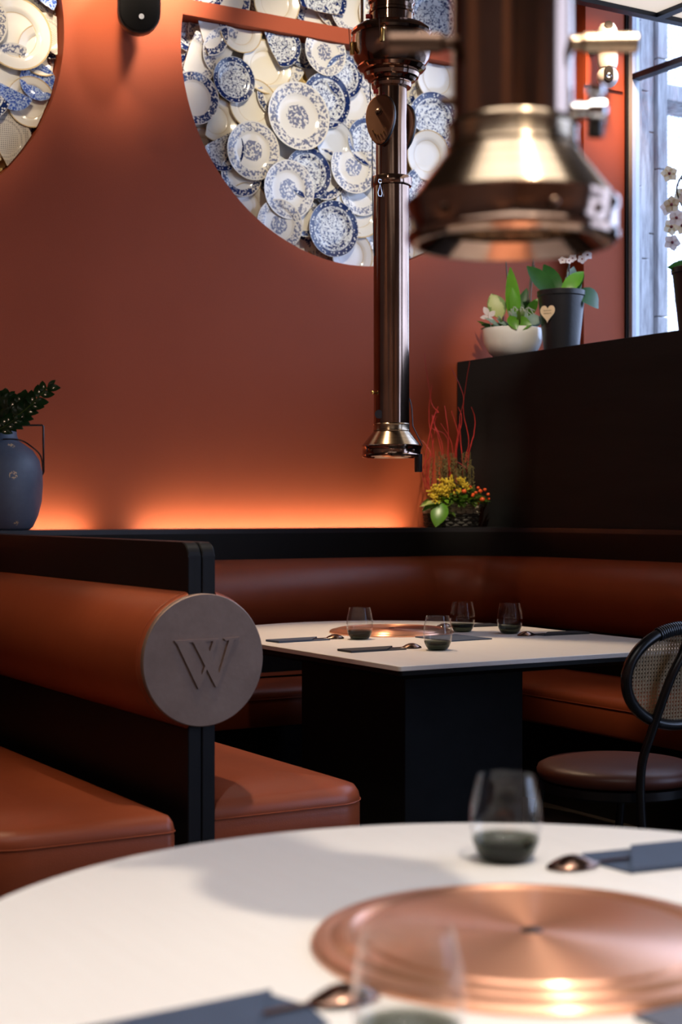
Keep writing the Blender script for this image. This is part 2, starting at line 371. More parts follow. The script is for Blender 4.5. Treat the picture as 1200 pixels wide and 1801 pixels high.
def loft(bm, rings):
    vs = [[bm.verts.new(p) for p in r] for r in rings]; n = len(vs[0])
    for a, b in zip(vs, vs[1:]):
        for i in range(n): bm.faces.new((a[i], a[(i + 1) % n], b[(i + 1) % n], b[i]))
    bm.faces.new(vs[0][::-1]); bm.faces.new(vs[-1]); return bm
def sweep(bm, path, prof, closed=False):
    """profile (n, z): n = offset to the right of the path direction"""
    n = len(path); rings = []
    for i, p in enumerate(path):
        a = Vector(path[max(i - 1, 0)]); b = Vector(path[min(i + 1, n - 1)]); t = (b - a).normalized(); r = Vector((t.y, -t.x))
        rings.append([(p[0] + r.x * q[0], p[1] + r.y * q[0], q[1]) for q in prof])
    return loft(bm, rings)

# ------------------------------------------------------------------ the room
YW = 6.33
def spl(cu, pts):
    s = cu.splines.new('POLY'); s.points.add(len(pts) - 1)
    for q, p in zip(s.points, pts): q.co = (p[0], p[1], 0, 1)
    s.use_cyclic_u = True
def wall_with_holes():
    cu = bpy.data.curves.new('w', 'CURVE'); cu.dimensions = '2D'; cu.fill_mode = 'BOTH'; cu.extrude = .055
    spl(cu, [(-1.6, 0), (5.425, 0), (5.425, 4.5), (-1.6, 4.5)])
    for cx, cz, r in CIRC: spl(cu, [(cx + r * cos(2 * PI * k / 160), cz + r * sin(2 * PI * k / 160)) for k in range(160)])
    o = bpy.data.objects.new('w', cu); C.objects.link(o); dg = bpy.context.evaluated_depsgraph_get(); dg.update()
    me = bpy.data.meshes.new_from_object(o.evaluated_get(dg)); bpy.data.objects.remove(o); bpy.data.curves.remove(cu)
    me.transform(Matrix.Translation((0, YW + .055, 0)) @ Matrix.Rotation(PI / 2, 4, 'X')); me.materials.clear(); me.name = 'wall_back'
    return struct(link('wall_back', me, M['wall']))
CIRC = [(3.849, 3.311, .932), (1.478, 3.269, .885)]
wall_with_holes()
struct(done('wall_back_lining', bx(-1.6, 5.425, YW + .116, YW + .2, 0, 4.5), M['wall'], smooth=0))['label'] = 'terracotta backing behind the round niches'
struct(done('floor', bx(-1.6, 5.6, -2.6, YW + .2, -.1, 0), M['floor'], smooth=0))
struct(done('ceiling', bx(-1.6, 5.6, -2.6, YW + .2, 4.5, 4.6), M['ceil'], smooth=0))
struct(done('wall_left', bx(-1.7, -1.6, -2.6, YW + .2, 0, 4.5), M['roomdark'], smooth=0))
struct(done('wall_front', bx(-1.6, 5.6, -2.7, -2.6, 0, 4.5), M['roomdark'], smooth=0))
struct(done('wall_right', bx(4.43, 5.50, 1.9, 6.32, 0, 1.942, bev=.003), M['blackboard'], smooth=0))
struct(done('wall_right_upper', bx(5.43, 5.50, -2.6, 6.32, 4.10, 4.5), M['roomdark'], smooth=0))
struct(done('wall_right_pier', bx(5.43, 5.50, 1.2, 2.095, 1.943, 4.099), M['roomdark'], smooth=0))
struct(done('wall_right_lower', bx(5.43, 5.50, -2.6, 1.899, 0, .45), M['roomdark'], smooth=0))
struct(done('wall_right_pier', bx(5.43, 5.50, 1.2, 1.899, .451, 1.942), M['roomdark'], smooth=0))
struct(done('wall_right_pier', bx(5.43, 5.50, -2.6, -2.1, .451, 4.099), M['roomdark'], smooth=0))
struct(done('trim_1', bx(2.90, 4.80, YW + .002, YW + .112, 3.442, 3.516, bev=.002), M['wall'], smooth=0))   # beam across the round niche
# terracotta column at the window
struct(done('trim_2', bx(5.145, 5.422, 6.20, YW - .002, 1.943, 4.49, bev=.002), M['wall'], smooth=0))
struct(done('trim_3', bx(5.145, 5.40, 6.185, 6.199, 3.40, 4.2, bev=.001), M['wall'], smooth=0))
struct(done('trim_4', bx(5.424, 5.44, 6.188, 6.30, 1.943, 4.10, bev=.001), M['rubber'], smooth=0))
# window: panes, frames, transom
def window(n, y0, y1, z0=1.943):
    w = bpy.data.objects.new('window_%d' % n, None); C.objects.link(w); w.location = (5.44, y0, z0); struct(w)
    H = 4.10 - z0; L = y1 - y0
    done('window_frame', box(box(box(box(bmesh.new(), 0, .05, 0, .03, 0, H), 0, .05, L - .03, L, 0, H), 0, .05, .03, L - .03, 0, .03), 0, .05, .03, L - .03, H - .03, H), M['window_alu'], w, smooth=0)
    done('transom', bx(.0, .055, .03, L - .03, H - .635, H - .605), M['steel'], w, smooth=0)
    done('pane', bx(.022, .026, .03, L - .03, .03, H - .635), M['pane'], w, smooth=0)
    done('pane', bx(.022, .026, .03, L - .03, H - .605, H - .03), M['pane'], w, smooth=0)
M['facade'] = mat('pale_facade_render', (.52, .52, .52), .85, var=.1)
M['stone_plain'] = mat('grey_street_stone', (.16, .16, .165), .85, var=.3, vscale=2)
M['window_alu'] = mat('pale_blue_grey_frame', (.62, .68, .76), .4, var=.1)
for n, q in enumerate([(4.15, 6.19), (2.1, 4.14), (-.44, 1.19, .455), (-2.09, -.45, .455)], 1): window(n, *q)
struct(done('street_paving', bx(5.51, 30, -25, 40, -.12, -.02), M['stone_plain'], smooth=0))
# glass shelf edge / canopy rail seen outside and the stone jamb beyond the glass
jamb = thing('stone_jamb', 'weathered grey stone jamb outside the window beside the terracotta column', 'stonework', (5.7, 6.32, 1.2))
def stone(x0, x1, z0, z1, d):
    done('stone_block', bx(x0, x1, -.02 - d, .25, z0, z1, bev=.006), M['stone'], jamb, smooth=0)
for (x0, x1, d, cuts) in ((-.215, -.158, .10, (0, .9, 1.72, 2.6, 3.0)), (-.155, -.063, .05, (0, 1.35, 2.25, 3.0)), (-.06, .017, .0, (0, .7, 1.5, 2.05, 3.0)), (.02, .085, .03, (0, 1.05, 1.85, 2.45, 3.0))):
    for z0, z1 in zip(cuts, cuts[1:]): stone(x0, x1 + .003, z0 + .002, z1 - .003, d)
mesh_t = thing('wire_mesh_screen', 'fine wire mesh screen standing outside beyond the stone jamb', 'mesh screen', (5.86, 6.62, 1.0))
bm = bmesh.new()
for k in range(70): box(bm, k * .028, k * .028 + .0022, 0, .002, 0, 3.2)
for k in range(114): box(bm, 0, 1.96, .002, .004, k * .028, k * .028 + .0022)
stuff(done('wire_grid', bm, M['steel'], mesh_t, smooth=0))
tag(done('stone_cornice', bx(5.80, 8.0, 6.30, 6.55, 3.44, 3.53, bev=.01), M['stone'], smooth=0), 'pale horizontal stone cornice seen outside through the window', 'cornice')

# ------------------------------------------------------------------ plate mosaics
def plate_mesh(key, cuts, clipw=None):
    """unit plate facing +Z; cuts = list of (point, normal) in plate space; material 0 = glaze, 1 = gold"""
    prof = [(0, .02), (.3, .018), (.56, .022), (.63, .055), (.68, .10), (.76, .125), (.9, .16), (.97, .185), (1.0, .195), (1.0, .17), (.66, .06), (.55, -.02), (0, -.02)]
    bm = bmesh.new(); lathe(bm, prof, 40)
    for co, no in cuts:
        g = bm.verts[:] + bm.edges[:] + bm.faces[:]
        if not bm.verts: break
        r = bmesh.ops.bisect_plane(bm, geom=g, plane_co=co, plane_no=no, clear_outer=True)
        ed = [e for e in r['geom_cut'] if isinstance(e, bmesh.types.BMEdge)]
        if ed:
            f = bmesh.ops.holes_fill(bm, edges=ed, sides=0)['faces']
            for q in f: q.material_index = 1
    return bm
def mosaic(label, ci, feat, count, seed, xlim, kinds):
    cx, cz, cr = CIRC[ci]; rn = random.Random(seed)
    t = thing('plate_mosaic', label, 'wall art', (cx, YW + .114, cz - cr), 0)
    bm = bmesh.new(); prism(bm, [((cr - .003) * cos(2 * PI * k / 96), cr + (cr - .003) * sin(2 * PI * k / 96)) for k in range(96)], -.012, 0, 'y')
    done('backing_board', bm, M['goldback'], t, smooth=0)
    items = []
    tries = 0; pts = []
    while len(pts) < count and tries < 6000:
        tries += 1; a = rn.uniform(0, 2 * PI); q = (cr + .02) * math.sqrt(rn.random()); x = cx + q * cos(a); z = cz + q * sin(a)
        if not (xlim[0] < x < xlim[1]): continue
        if all((x - p[0]) ** 2 + (z - p[1]) ** 2 > .098 ** 2 for p in pts): pts.append((x, z))
    for x, z in pts: items.append((x, z, rn.uniform(.105, .135), rn.choice(kinds), rn.uniform(.088, .096), .9))
    for i, (x, z, r, k) in enumerate(feat): items.append((x, z, r * 1.12, k, {'m': .018, 'w': .029, 'd': .040, 'f': .046, 'p': .055, 'g': .034}.get(k, .028 + .02 * (i % 3)) + .011 * ((i * 5) % 7) / 7, .35 if k in 'pg' else .50))
    for (x, z, r, k, dep, cutp) in items:
        y = YW + dep
        ax = rn.uniform(-.07, .07); az = rn.uniform(-.06, .06); spin = rn.uniform(0, 2 * PI)
        rot = (Matrix.Rotation(az, 4, 'Z') @ Matrix.Rotation(PI / 2 + ax, 4, 'X') @ Matrix.Rotation(spin, 4, 'Z'))
        mw = Matrix.Translation((x, y, z)) @ rot @ Matrix.Diagonal((r, r, r * (.85 if k in 'pg' else .55), 1)); inv = mw.inverted()
        cuts = []
        if rn.random() < cutp:
            a = rn.uniform(0, 2 * PI); d = rn.uniform(.05, .6); cuts.append((Vector((d * cos(a), d * sin(a), 0)), Vector((cos(a), sin(a), .15))))
        def wc(p, n):   # world plane into plate space
            cuts.append((inv @ Vector(p), (mw.to_3x3().transposed() @ Vector(n)).normalized()))
        dist = math.hypot(x - cx, z - cz)
        if dist + r > cr - .004:
            a0 = math.atan2(z - cz, x - cx); R_ = cr - .005
            for da in (0, .05, -.05, .1, -.1, .15, -.15):
                a = a0 + da; wc((cx + R_ * cos(a), y, cz + R_ * sin(a)), (cos(a), 0, sin(a)))
        if ci == 0:
            if z < 3.479 and z + r > 3.438: wc((0, 0, 3.438), (0, 0, 1))
            if z >= 3.479 and z - r < 3.520: wc((0, 0, 3.520), (0, 0, -1))
        wc((0, YW + .113, 0), (0, 1, 0))
        bm = plate_mesh(k, cuts)
        if len(bm.faces) < 6: bm.free(); continue
        o = done('plate', bm, [PM[k], M['gold']], t, smooth=50)
        o.matrix_parent_inverse = Matrix(); o.matrix_local = Matrix.Translation((-cx, -(YW + .114), -(cz - cr))) @ mw
    return t
F0 = [(3.24,3.43,0.098,'p'),(3.45,3.39,0.091,'w'),(3.68,3.39,0.104,'m'),(3.31,3.09,0.112,'p'),(3.38,3.28,0.115,'p'),(3.20,3.19,0.095,'w'),(3.69,3.16,0.118,'w'),(3.53,3.06,0.146,'m'),(3.85,3.18,0.119,'f'),(3.14,2.87,0.097,'w'),(3.29,2.87,0.122,'m'),(3.47,2.90,0.124,'p'),(3.74,2.97,0.091,'g'),(3.48,2.71,0.124,'m'),(3.59,2.80,0.109,'w'),(3.69,2.81,0.109,'d'),(3.84,2.86,0.116,'m'),(3.73,2.55,0.121,'w'),(3.89,2.66,0.122,'p'),(3.00,3.27,0.109,'f'),(3.17,3.31,0.111,'f'),(3.00,3.08,0.109,'d'),(3.12,3.00,0.095,'p'),(3.28,2.62,0.096,'p'),(3.43,2.54,0.107,'m'),(3.85,2.44,0.105,'p'),(4.31,3.14,0.131,'w'),(4.35,3.37,0.120,'p'),(4.29,2.97,0.114,'p'),(4.26,2.79,0.108,'w'),(3.93,2.99,0.106,'w'),(3.07,3.39,0.094,'d'),(3.90,2.75,0.105,'f'),(3.58,2.59,0.081,'d'),(3.79,3.29,0.094,'w'),(3.24,2.76,0.095,'d'),(3.43,3.15,0.091,'d'),(3.67,3.65,0.120,'w'),(3.43,3.59,0.107,'p'),(3.19,3.57,0.090,'d'),(4.31,3.66,0.143,'w'),(3.85,3.62,0.111,'f'),(3.99,3.62,0.101,'p'),(3.04,3.60,0.104,'w')]
F1 = [(2.16,3.24,0.142,'p'),(2.25,3.43,0.089,'b'),(2.31,3.27,0.084,'l'),(2.28,3.19,0.099,'p'),(2.11,2.79,0.112,'l'),(2.15,3.08,0.108,'f'),(2.23,2.96,0.098,'p'),(2.26,3.05,0.074,'b'),(2.28,3.08,0.059,'k'),(2.15,2.99,0.073,'b'),(2.00,2.98,0.121,'w'),(1.98,3.27,0.121,'m'),(1.95,2.73,0.120,'p')]
mosaic('large round wall niche filled with broken blue and white plates, right of the speaker', 0, F0, 150, 3, (2.8, 4.9), 'ppfffmwwdd')
mosaic('round wall niche of broken plates at the left edge, partly out of frame', 1, F1, 100, 5, (.5, 2.5), 'ppffmwdlb')

# ------------------------------------------------------------------ ledge, divider, benches
ZL = 1.118; YL = 5.96; XR = 4.40
def arc_path(x0, y0, xe, ye, r, x_off=0):
    p = [(x0, y0), (xe - r - .6, y0)]
    p += [(xe - r + r * sin(a), y0 - r + r * cos(a)) for a in [PI / 2 * k / 14 for k in range(15)]]
    p += [(xe, ye)]; return p
path = arc_path(-1.59, YL, XR, 2.6, .45)
lp = path + [(4.428, 2.6), (4.428, 6.238), (-1.59, 6.238)]
t = thing('booth_back_ledge', 'long black ledge panel behind the benches, vase and flower basket standing on it', 'ledge', (2, YL, 0))
bm = bmesh.new(); prism(bm, [(x - 2, y - YL) for x, y in lp], 0, ZL - .02); done('panel', bm, M['black'], t, smooth=30)
bm = bmesh.new(); prism(bm, [(x - 2, y - YL) for x, y in lp], ZL - .02, ZL); done('ledge_top', bm, M['cap'], t, smooth=30)
led = thing('led_strip', 'orange glowing LED strip hidden in the gap between ledge and wall', 'light', (2.7, 6.255, 1.00))
for x0, x1 in ((1.20, 2.46), (2.71, 4.10)):
    done('led_tape', bx(x0 - 2.7, x1 - 2.7, -.006, .006, .075, .079), M['led'], led, smooth=0)
done('channel', bx(-2.2, 1.45, -.015, .015, 0, .075), M['rubber'], led, smooth=0)

dv = thing('booth_divider', 'black wooden booth divider with rolled leather bolsters and a round W emblem on its end', 'divider', (1.608, 3.37, 0))
def board(x0, x1):
    pts = [(0, 0), (YL - 3.37 - .002, 0), (YL - 3.37 - .002, 1.122)]
    r = .035; pts += [(r - r * sin(a), 1.122 - r + r * cos(a)) for a in [PI / 2 * k / 8 for k in range(9)]]
    bm = bmesh.new(); prism(bm, pts, x0, x1, 'x'); bmesh.ops.bevel(bm, geom=bm.edges[:], offset=.0025, segments=1, affect='EDGES')
    done('board', bm, M['ply'], dv, smooth=25)
board(-.036, -.0015); board(.0015, .036)
def bolster(side):
    bm = bmesh.new(); rings = []; L = YL - 3.37 - .002
    for y, r in ((-.008, .150), (-.004, .160), (.004, .1645), (.016, .166), (L, .166)):
        pr = [(side * (.0365 + max(0, r * sin(PI * k / 24) - .0365)), .8375 + r * cos(PI * k / 24)) for k in range(25)]
        rings.append([(x, y, z) for x, z in pr])
    loft(bm, rings); o = done('bolster', bm, M['leather'], dv, smooth=40)
    bm = bmesh.new(); tube(bm, [(side * max(.036, .165 * sin(a)), .013, .8375 + .165 * cos(a)) for a in [PI * (k + .0) / 32 for k in range(2, 31)]], .0028, 6)
    done('piping', bm, M['leather'], o)
bolster(-1); bolster(1)
bm = bmesh.new(); lathe(bm, [(0, -.02), (.158, -.02), (.161, -.016), (.161, .009), (.1585, .012), (0, .012)], 96)
bm.transform(Matrix.Translation((0, 0, .8375)) @ Matrix.Rotation(PI / 2, 4, 'X')); bm.transform(Matrix.Translation((0, -.002, 0)))
em = done('emblem_disc', bm, M['disc'], dv, smooth=35)
def gl(pts): return [((x - 559) / 902 * .324, (595 - y) / 1010 * .324) for x, y in pts]
bm = bmesh.new()
for k, pg in enumerate(([(350, 452), (435, 452), (547, 722), (520, 806), (510, 806)], [(471, 452), (562, 452), (676, 716), (652, 800), (640, 800)],
          [(622, 452), (650, 452), (524, 806), (512, 780)], [(740, 452), (776, 452), (654, 800), (642, 780)],
          [(335, 437), (662, 437), (655, 453), (345, 456)], [(700, 437), (818, 431), (790, 450), (716, 455)],
          [(335, 440), (352, 440), (368, 480), (352, 462)], [(455, 440), (480, 440), (490, 480), (470, 460)])):
    h = .0042 - .0001 * k
    p = gl(pg); c = (sum(q[0] for q in p) / len(p), sum(q[1] for q in p) / len(p))
    q0 = [(x, -.014 - .010 * 0, z) for x, z in p]
    base = [(x, -.0145 + .0005, z + .8375) for x, z in p]
    top = [(x + (c[0] - x) * .0, -.014 - h, z + .8375) for x, z in p]
    loft(bm, [base, top])
done('letter', bm, M['disc'], em, smooth=0)
em.location.y = -.001

def cushion(name, x0, x1, y0, y1, h0, h1, parent, rc, crown=.022):
    bm = bmesh.new(); rings = []
    H = h1 - h0; rf = .045
    for ins, z in ((.006, h0), (0, h0 + .012), (0, h1 - rf - .012), (.002, h1 - rf - .004), (.0, h1 - rf + .004), (.004, h1 - rf * .55), (.014, h1 - rf * .22), (.035, h1 - .002), (.075, h1 + crown * .5), (.14, h1 + crown * .85), (.21, h1 + crown)):
        ins = min(ins, (x1 - x0) / 2 - .01)
        rr = [max(.004, q - ins) if q > .02 else .004 for q in rc]
        rings.append([(x, y, z) for x, y in rrect(x0 + ins, x1 - ins, y0 + ins, y1 - ins, rr, 7)])
    loft(bm, rings); o = done(name, bm, M['leather'], parent, smooth=50)
    bm = bmesh.new(); tube(bm, [(x, y, h1 - rf + .0) for x, y in rrect(x0 - .001, x1 + .001, y0 - .001, y1 + .001, [max(q, .005) for q in rc], 7)], .0016, 6, closed=True)
    done('piping', bm, M['leather'], o); return o
rb = thing('banquette', 'terracotta leather corner bench with rolled backrest wrapped around the far table', 'bench', (3.0, 5.0, 0))
def P(x, y): return (x - 3.0, y - 5.0)
cushion('seat_cushion', 1.647 - 3, 2.115 - 3, 3.385 - 5, 5.44 - 5, .33, .488, rb, (.12, .01, .01, .11))
cushion('seat_cushion', 1.647 - 3, 4.395 - 3, 5.445 - 5, 5.955 - 5, .33, .486, rb, (.40, .02, .01, .01))
cushion('seat_cushion', 3.88 - 3, 4.395 - 3, 3.0 - 5, 5.44 - 5, .33, .486, rb, (.01, .12, .10, .01))
bm = bmesh.new()
box(bm, 1.647 - 3, 2.06 - 3, 3.44 - 5, 5.44 - 5, 0, .329); box(bm, 1.647 - 3, 4.39 - 3, 5.50 - 5, 5.955 - 5, 0, .329); box(bm, 3.94 - 3, 4.39 - 3, 3.02 - 5, 5.499 - 5, 0, .329)
done('plinth', bm, M['black'], rb, smooth=0)
half = [(.0 + .160 * sin(PI * k / 16), .825 + .160 * cos(PI * k / 16)) for k in range(17)]
def sub(pth): return [P(*q) for q in pth]
bp = arc_path(1.776, YL - .001, XR - .001, 3.0, .45)
bp1 = [q for q in bp if q[0] <= XR - .45 - .001 and q[1] > YL - .01]
bp1 = [(1.78, YL - .001), (4.157 - .2, YL - .001)]
bm = bmesh.new(); sweep(bm, sub(bp1), half); done('back_bolster', bm, M['leather'], rb, smooth=40)
bm = bmesh.new(); sweep(bm, sub([(3.960, YL - .001)] + [q for q in bp if q[0] > 3.97]), half); done('back_bolster', bm, M['leather'], rb, smooth=40)

lb = thing('banquette', 'terracotta leather bench left of the emblem divider, cut by the left edge', 'bench', (1.2, 4.6, 0))
cushion('seat_cushion', 1.00 - 1.2, 1.515 - 1.2, 3.30 - 4.6, 5.95 - 4.6, .33, .488, lb, (.01, .02, .16, .03))
cushion('seat_cushion', -1.55 - 1.2, .995 - 1.2, 5.44 - 4.6, 5.95 - 4.6, .33, .486, lb, (.01, .01, .05, .05))
bm = bmesh.new(); box(bm, 1.05 - 1.2, 1.570 - 1.2, 3.36 - 4.6, 5.95 - 4.6, 0, .329); box(bm, -1.55 - 1.2, 1.045 - 1.2, 5.5 - 4.6, 5.95 - 4.6, 0, .329); done('plinth', bm, M['black'], lb, smooth=0)
bm = bmesh.new(); sweep(bm, [(-1.55 - 1.2, YL - .001 - 4.6), (1.435 - 1.2, YL - .001 - 4.6)], half); done('back_bolster', bm, M['leather'], lb, smooth=40)

# ------------------------------------------------------------------ tables
def dshape(w, front, ins=0, seg=40):
    w -= ins; f = -front + ins; rc = .012
    pts = []
    for cx, s in ((w, 1),):
        pts += [(w - rc + rc * sin(a), f + rc - rc * cos(a)) for a in [PI / 2 * k / 4 for k in range(5)]]
    pts += [(w * cos(PI * k / seg), w * sin(PI * k / seg)) for k in range(seg + 1)]
    pts += [(-w + rc - rc * cos(a), f + rc - rc * sin(a)) for a in [PI / 2 * k / 4 for k in range(5)]]
    return pts
def table(loc, label):
    t = thing('dining_table', label, 'table', loc)
    bm = bmesh.new(); loft(bm, [[(x, y, z) for x, y in dshape(.622, 1.05, i)] for i, z in ((.0015, .735), (0, .7365), (0, .7485), (.0015, .75))])
    done('tabletop', bm, M['top'], t, smooth=30)
    bm = bmesh.new(); loft(bm, [[(x, y, z) for x, y in dshape(.622, 1.05, i)] for i, z in ((.05, .705), (.004, .722), (.004, .7345))]); done('underboard', bm, M['black'], t, smooth=30)
    done('pedestal', bx(-.29, .19, -.57, .12, .03, .704, bev=.004), M['blackboard'], t, smooth=0)
    done('foot_plate', bx(-.31, .21, -.59, .14, 0, .03, bev=.004), M['black'], t, smooth=0)
    return t
far_t = table((3.02, 4.76, 0), 'far cream-topped table with black pedestal inside the leather corner bench')
near_t = copy_thing(far_t, (.98, 1.265, 0), 0, 'near blurred cream-topped round-ended table across the bottom of the photo')

def cover_bm():
    bm = bmesh.new()
    lathe(bm, [(.228, 0), (.2285, .004), (.224, .009), (.216, .011), (.208, .0105), (.203, .0135), (.196, .016), (.188, .0155), (.183, .0125), (.176, .0115), (.172, .0145), (.166, .0155), (.10, .0155), (.012, .0155), (.0115, .006), (0, .006), (0, 0)], 128)
    return bm
fc = thing('grill_cover', 'round copper grill cover set in the far table, small candle-like glint on it', 'grill cover', (3.045, 4.765, .7501))
done('lid', cover_bm(), M['copper'], fc, smooth=25)
bm = bmesh.new(); lathe(bm, [(0, .0062), (.0112, .0062), (.0112, .0150), (.009, .0165), (0, .0165)], 24); done('finger_knob', bm, M['rubber'], fc)
nc = copy_thing(fc, (.98, 1.265, .7501), 0, 'large blurred round copper grill cover in the middle of the near table')

# drinking glasses
def glass_proto(loc, label):
    t = thing('drinking_glass', label, 'glass', loc, 0, 'smoked stemless drinking glasses')
    del t['group']
    bm = bmesh.new()
    out = [(0, .0), (.027, .0), (.032, .003), (.038, .012), (.0435, .026), (.0465, .042), (.0470, .054), (.0455, .070), (.0420, .088), (.0385, .104), (.0372, .110)]
    inn = [(.0360, .110), (.0372, .104), (.0407, .088), (.0441, .070), (.0455, .054), (.0448, .042), (.041, .027), (.033, .018), (.018, .0145), (0, .014)]
    lathe(bm, out + inn, 56); done('bowl', bm, M['glass'], t, smooth=60)
    return t
g0 = glass_proto((2.789, 4.569, .7501), 'leftmost drinking glass on the far table, beside the copper cover')
for loc, lb_ in (((2.789, 4.088, .7501), 'front middle drinking glass on the far table, nearest the table corner'),
                ((3.287, 4.655, .7501), 'hindmost drinking glass on the far table, partly hidden behind another glass'),
                ((3.388, 4.500, .7501), 'rightmost drinking glass on the far table, by the right hand cutlery sleeves'),
                ((1.189, 1.588, .7501), 'drinking glass standing at the back of the near table beside a spoon'),
                ((.686, 1.047, .7501), 'very blurred drinking glass in the foreground, cut by the bottom of the photo')):
    copy_thing(g0, loc, .5, lb_)

# cutlery sleeves with spoons
def spoon_bm(L=.24):
    bm = bmesh.new(); rings = []
    n = 26
    for i in range(n + 1):
        s = i / n; x = s * L
        if s < .30:
            u = s / .30; w = .0235 * math.sqrt(max(.004, 1 - (1 - 2 * u) ** 2)) * (1.0 + .12 * (.5 - u)) + .001; dz = .0130 * sin(PI * u); z0 = .0025 + .0015 * u
        else: w = .0035 + .0035 * ((s - .3) / .7) ** 1.2; dz = 0; z0 = .0035 + .0016
        pr = []
        for k in range(9):
            q = -1 + 2 * k / 8; zz = z0 + dz * (1 - q * q); pr.append((x, q * w, zz))
        for k in range(9):
            q = 1 - 2 * k / 8; zz = z0 + dz * (1 - q * q) - .0016; pr.append((x, q * w, zz))
        rings.append(pr)
    return loft(bm, rings)
def setting(loc, rz, lab_sleeve, lab_spoon, m, proto=[None, None], sp_off=(-.085, .0), sp_rot=0, length=.21, w=.085):
    t = thing('cutlery_sleeve', lab_sleeve, 'cutlery sleeve', loc, rz)
    bm = bmesh.new(); prism(bm, [(0, -w / 2), (length, -w / 2), (length, w / 2), (.0, w / 2), (-.012, 0)], 0, .0022); done('sleeve_back', bm, m, t, smooth=0)
    bm = bmesh.new(); prism(bm, [(.0, -w / 2), (length, -w / 2), (length, w / 2), (.075, w / 2)], .0055, .0067)
    bm2 = bm; box(bm2, .0, length, -w / 2 - .0002, -w / 2 + .0016, .0020, .0060); box(bm2, .075, length, w / 2 - .0016, w / 2 + .0002, .0020, .0060); box(bm2, length - .0016, length + .0002, -w / 2, w / 2, .002, .006)
    done('sleeve_pocket', bm2, m, t, smooth=0)
    c, s = cos(rz), sin(rz)
    ox, oy = sp_off; px = loc[0] + ox * c - oy * s; py = loc[1] + ox * s + oy * c
    sp = spoon_bm(); o = done('spoon', sp, M['spoon'], None, (px, py, loc[2] + .0003), (0, 0, rz + sp_rot), smooth=60)
    tag(o, lab_spoon, 'spoon')
    return t
ZT = .7502
setting((1.285, 1.505, ZT), R(-8), 'slate blue cutlery sleeve on the near table beside the glass at right', 'bronze spoon poking out of the sleeve beside the near table glass', M['cloth_slate'], length=.21, w=.115)
setting((.672, 1.205, ZT), R(183), 'blurred dark slate cutlery sleeve at the bottom edge of the near table', 'blurred bronze spoon lying beside the bottom foreground glass', M['cloth_slate'], w=.10)
setting((2.675, 4.625, ZT), R(184), 'dark cutlery sleeve at the far left of the far table, behind the other left sleeve', 'bronze spoon pointing at the leftmost glass of the far table', M['cloth_slate'])
setting((2.705, 4.185, ZT), R(181), 'dark cutlery sleeve nearest the front corner of the far table', 'bronze spoon pointing at the front middle glass of the far table', M['cloth_dark'])
setting((3.395, 4.855, ZT), R(-5), 'dark cutlery sleeve at the back right of the far table, behind the rightmost glass', 'dark spoon behind the rightmost glass at the back of the far table', M['cloth_dark'], length=.18)
setting((3.425, 4.385, ZT), R(-3), 'dark cutlery sleeve at the right edge of the far table near the chair', 'dark spoon on the right of the rightmost far table glass', M['cloth_dark'], length=.20)
tag(done('menu_card', bx(-.09, .09, -.105, .105, 0, .004, bev=.001), M['cloth_slate'], None, (3.085, 4.425, ZT), (0, 0, R(2)), smooth=0), 'dark blue menu card lying flat between the glasses on the far table', 'menu')
mc = thing('menu_card', 'grey menu card with white print beside the near copper cover, bottom right corner', 'menu', (1.005, .965, ZT), R(-1))
done('card', bx(-.09, .09, -.105, .07, 0, .004, bev=.001), M['card'], mc, smooth=0)
bm = bmesh.new(); lathe(bm, [(0, .0041), (.009, .0041), (.009, .0044), (0, .0044)], 20, at=(-.03, .045))
for i, (x, h) in enumerate(((-.0, .022), (.008, .016), (.016, .016), (.024, .018), (.032, .014), (.040, .02), (.05, .016))): box(bm, x, x + .004, .018, .018 + h, .0041, .0044); box(bm, x, x + .007, .018 + h * .5, .018 + h * .5 + .003, .0041, .0044)
done('print', bm, M['print'], mc, smooth=0)

# ------------------------------------------------------------------ extractor hoods
def hood_base(t, zb):
    """zb = height of the lower edge above the thing's origin"""
    bm = bmesh.new()
    lathe(bm, [(.078, zb + .012), (.098, zb - .004), (.104, zb - .004), (.1085, zb + .000), (.1095, zb + .006), (.1075, zb + .010), (.1075, zb + .030), (.1095, zb + .034), (.1095, zb + .040), (.106, zb + .042), (.103, zb + .040), (.103, zb + .01), (.080, zb + .016)], 96, close=True)
    done('rim_band', bm, M['bronze'], t, smooth=30)
    bm = bmesh.new()
    lathe(bm, [(.1055, zb + .0425), (.100, zb + .050), (.069, zb + .090), (.0675, zb + .092), (.0665, zb + .0895), (.097, zb + .049), (.103, zb + .0415)], 96, close=True); done('cone', bm, M['brass'], t, smooth=30)
    bm = bmesh.new(); lathe(bm, [(.0675, zb + .0925), (.0690, zb + .095), (.0670, zb + .099), (.0665, zb + .115), (.0685, zb + .118), (.0655, zb + .122), (.0615, zb + .122), (.0615, zb + .0925)], 96, close=True); done('collar', bm, M['brass'], t, smooth=30)
    bm = bmesh.new(); lathe(bm, [(.030, zb + .020), (.034, zb + .022), (.020, zb + .036), (0, zb + .040), (0, zb + .034), (.014, zb + .032)], 48, close=False); o = done('baffle', bm, M['copper'], t, smooth=30)
    bm = bmesh.new()
    for a in (R(30), R(150), R(270)): tube(bm, [(.03 * cos(a), .03 * sin(a), zb + .022), (.10 * cos(a), .10 * sin(a), zb + .024)], .0022, 6)
    done('strut', bm, M['bronzedark'], o)
    for a in (R(195), R(255), R(-75), R(-20)):
        bm = bmesh.new(); lathe(bm, [(0, 0), (.0042, 0), (.0042, .003), (.002, .0045), (0, .0045)], 12)
        bm.transform(Matrix.Translation((.1076 * cos(a), .1076 * sin(a), zb + .02)) @ Matrix.Rotation(a, 4, 'Z') @ Matrix.Rotation(PI / 2, 4, 'Y')); done('bolt', bm, M['bronzedark'], t)
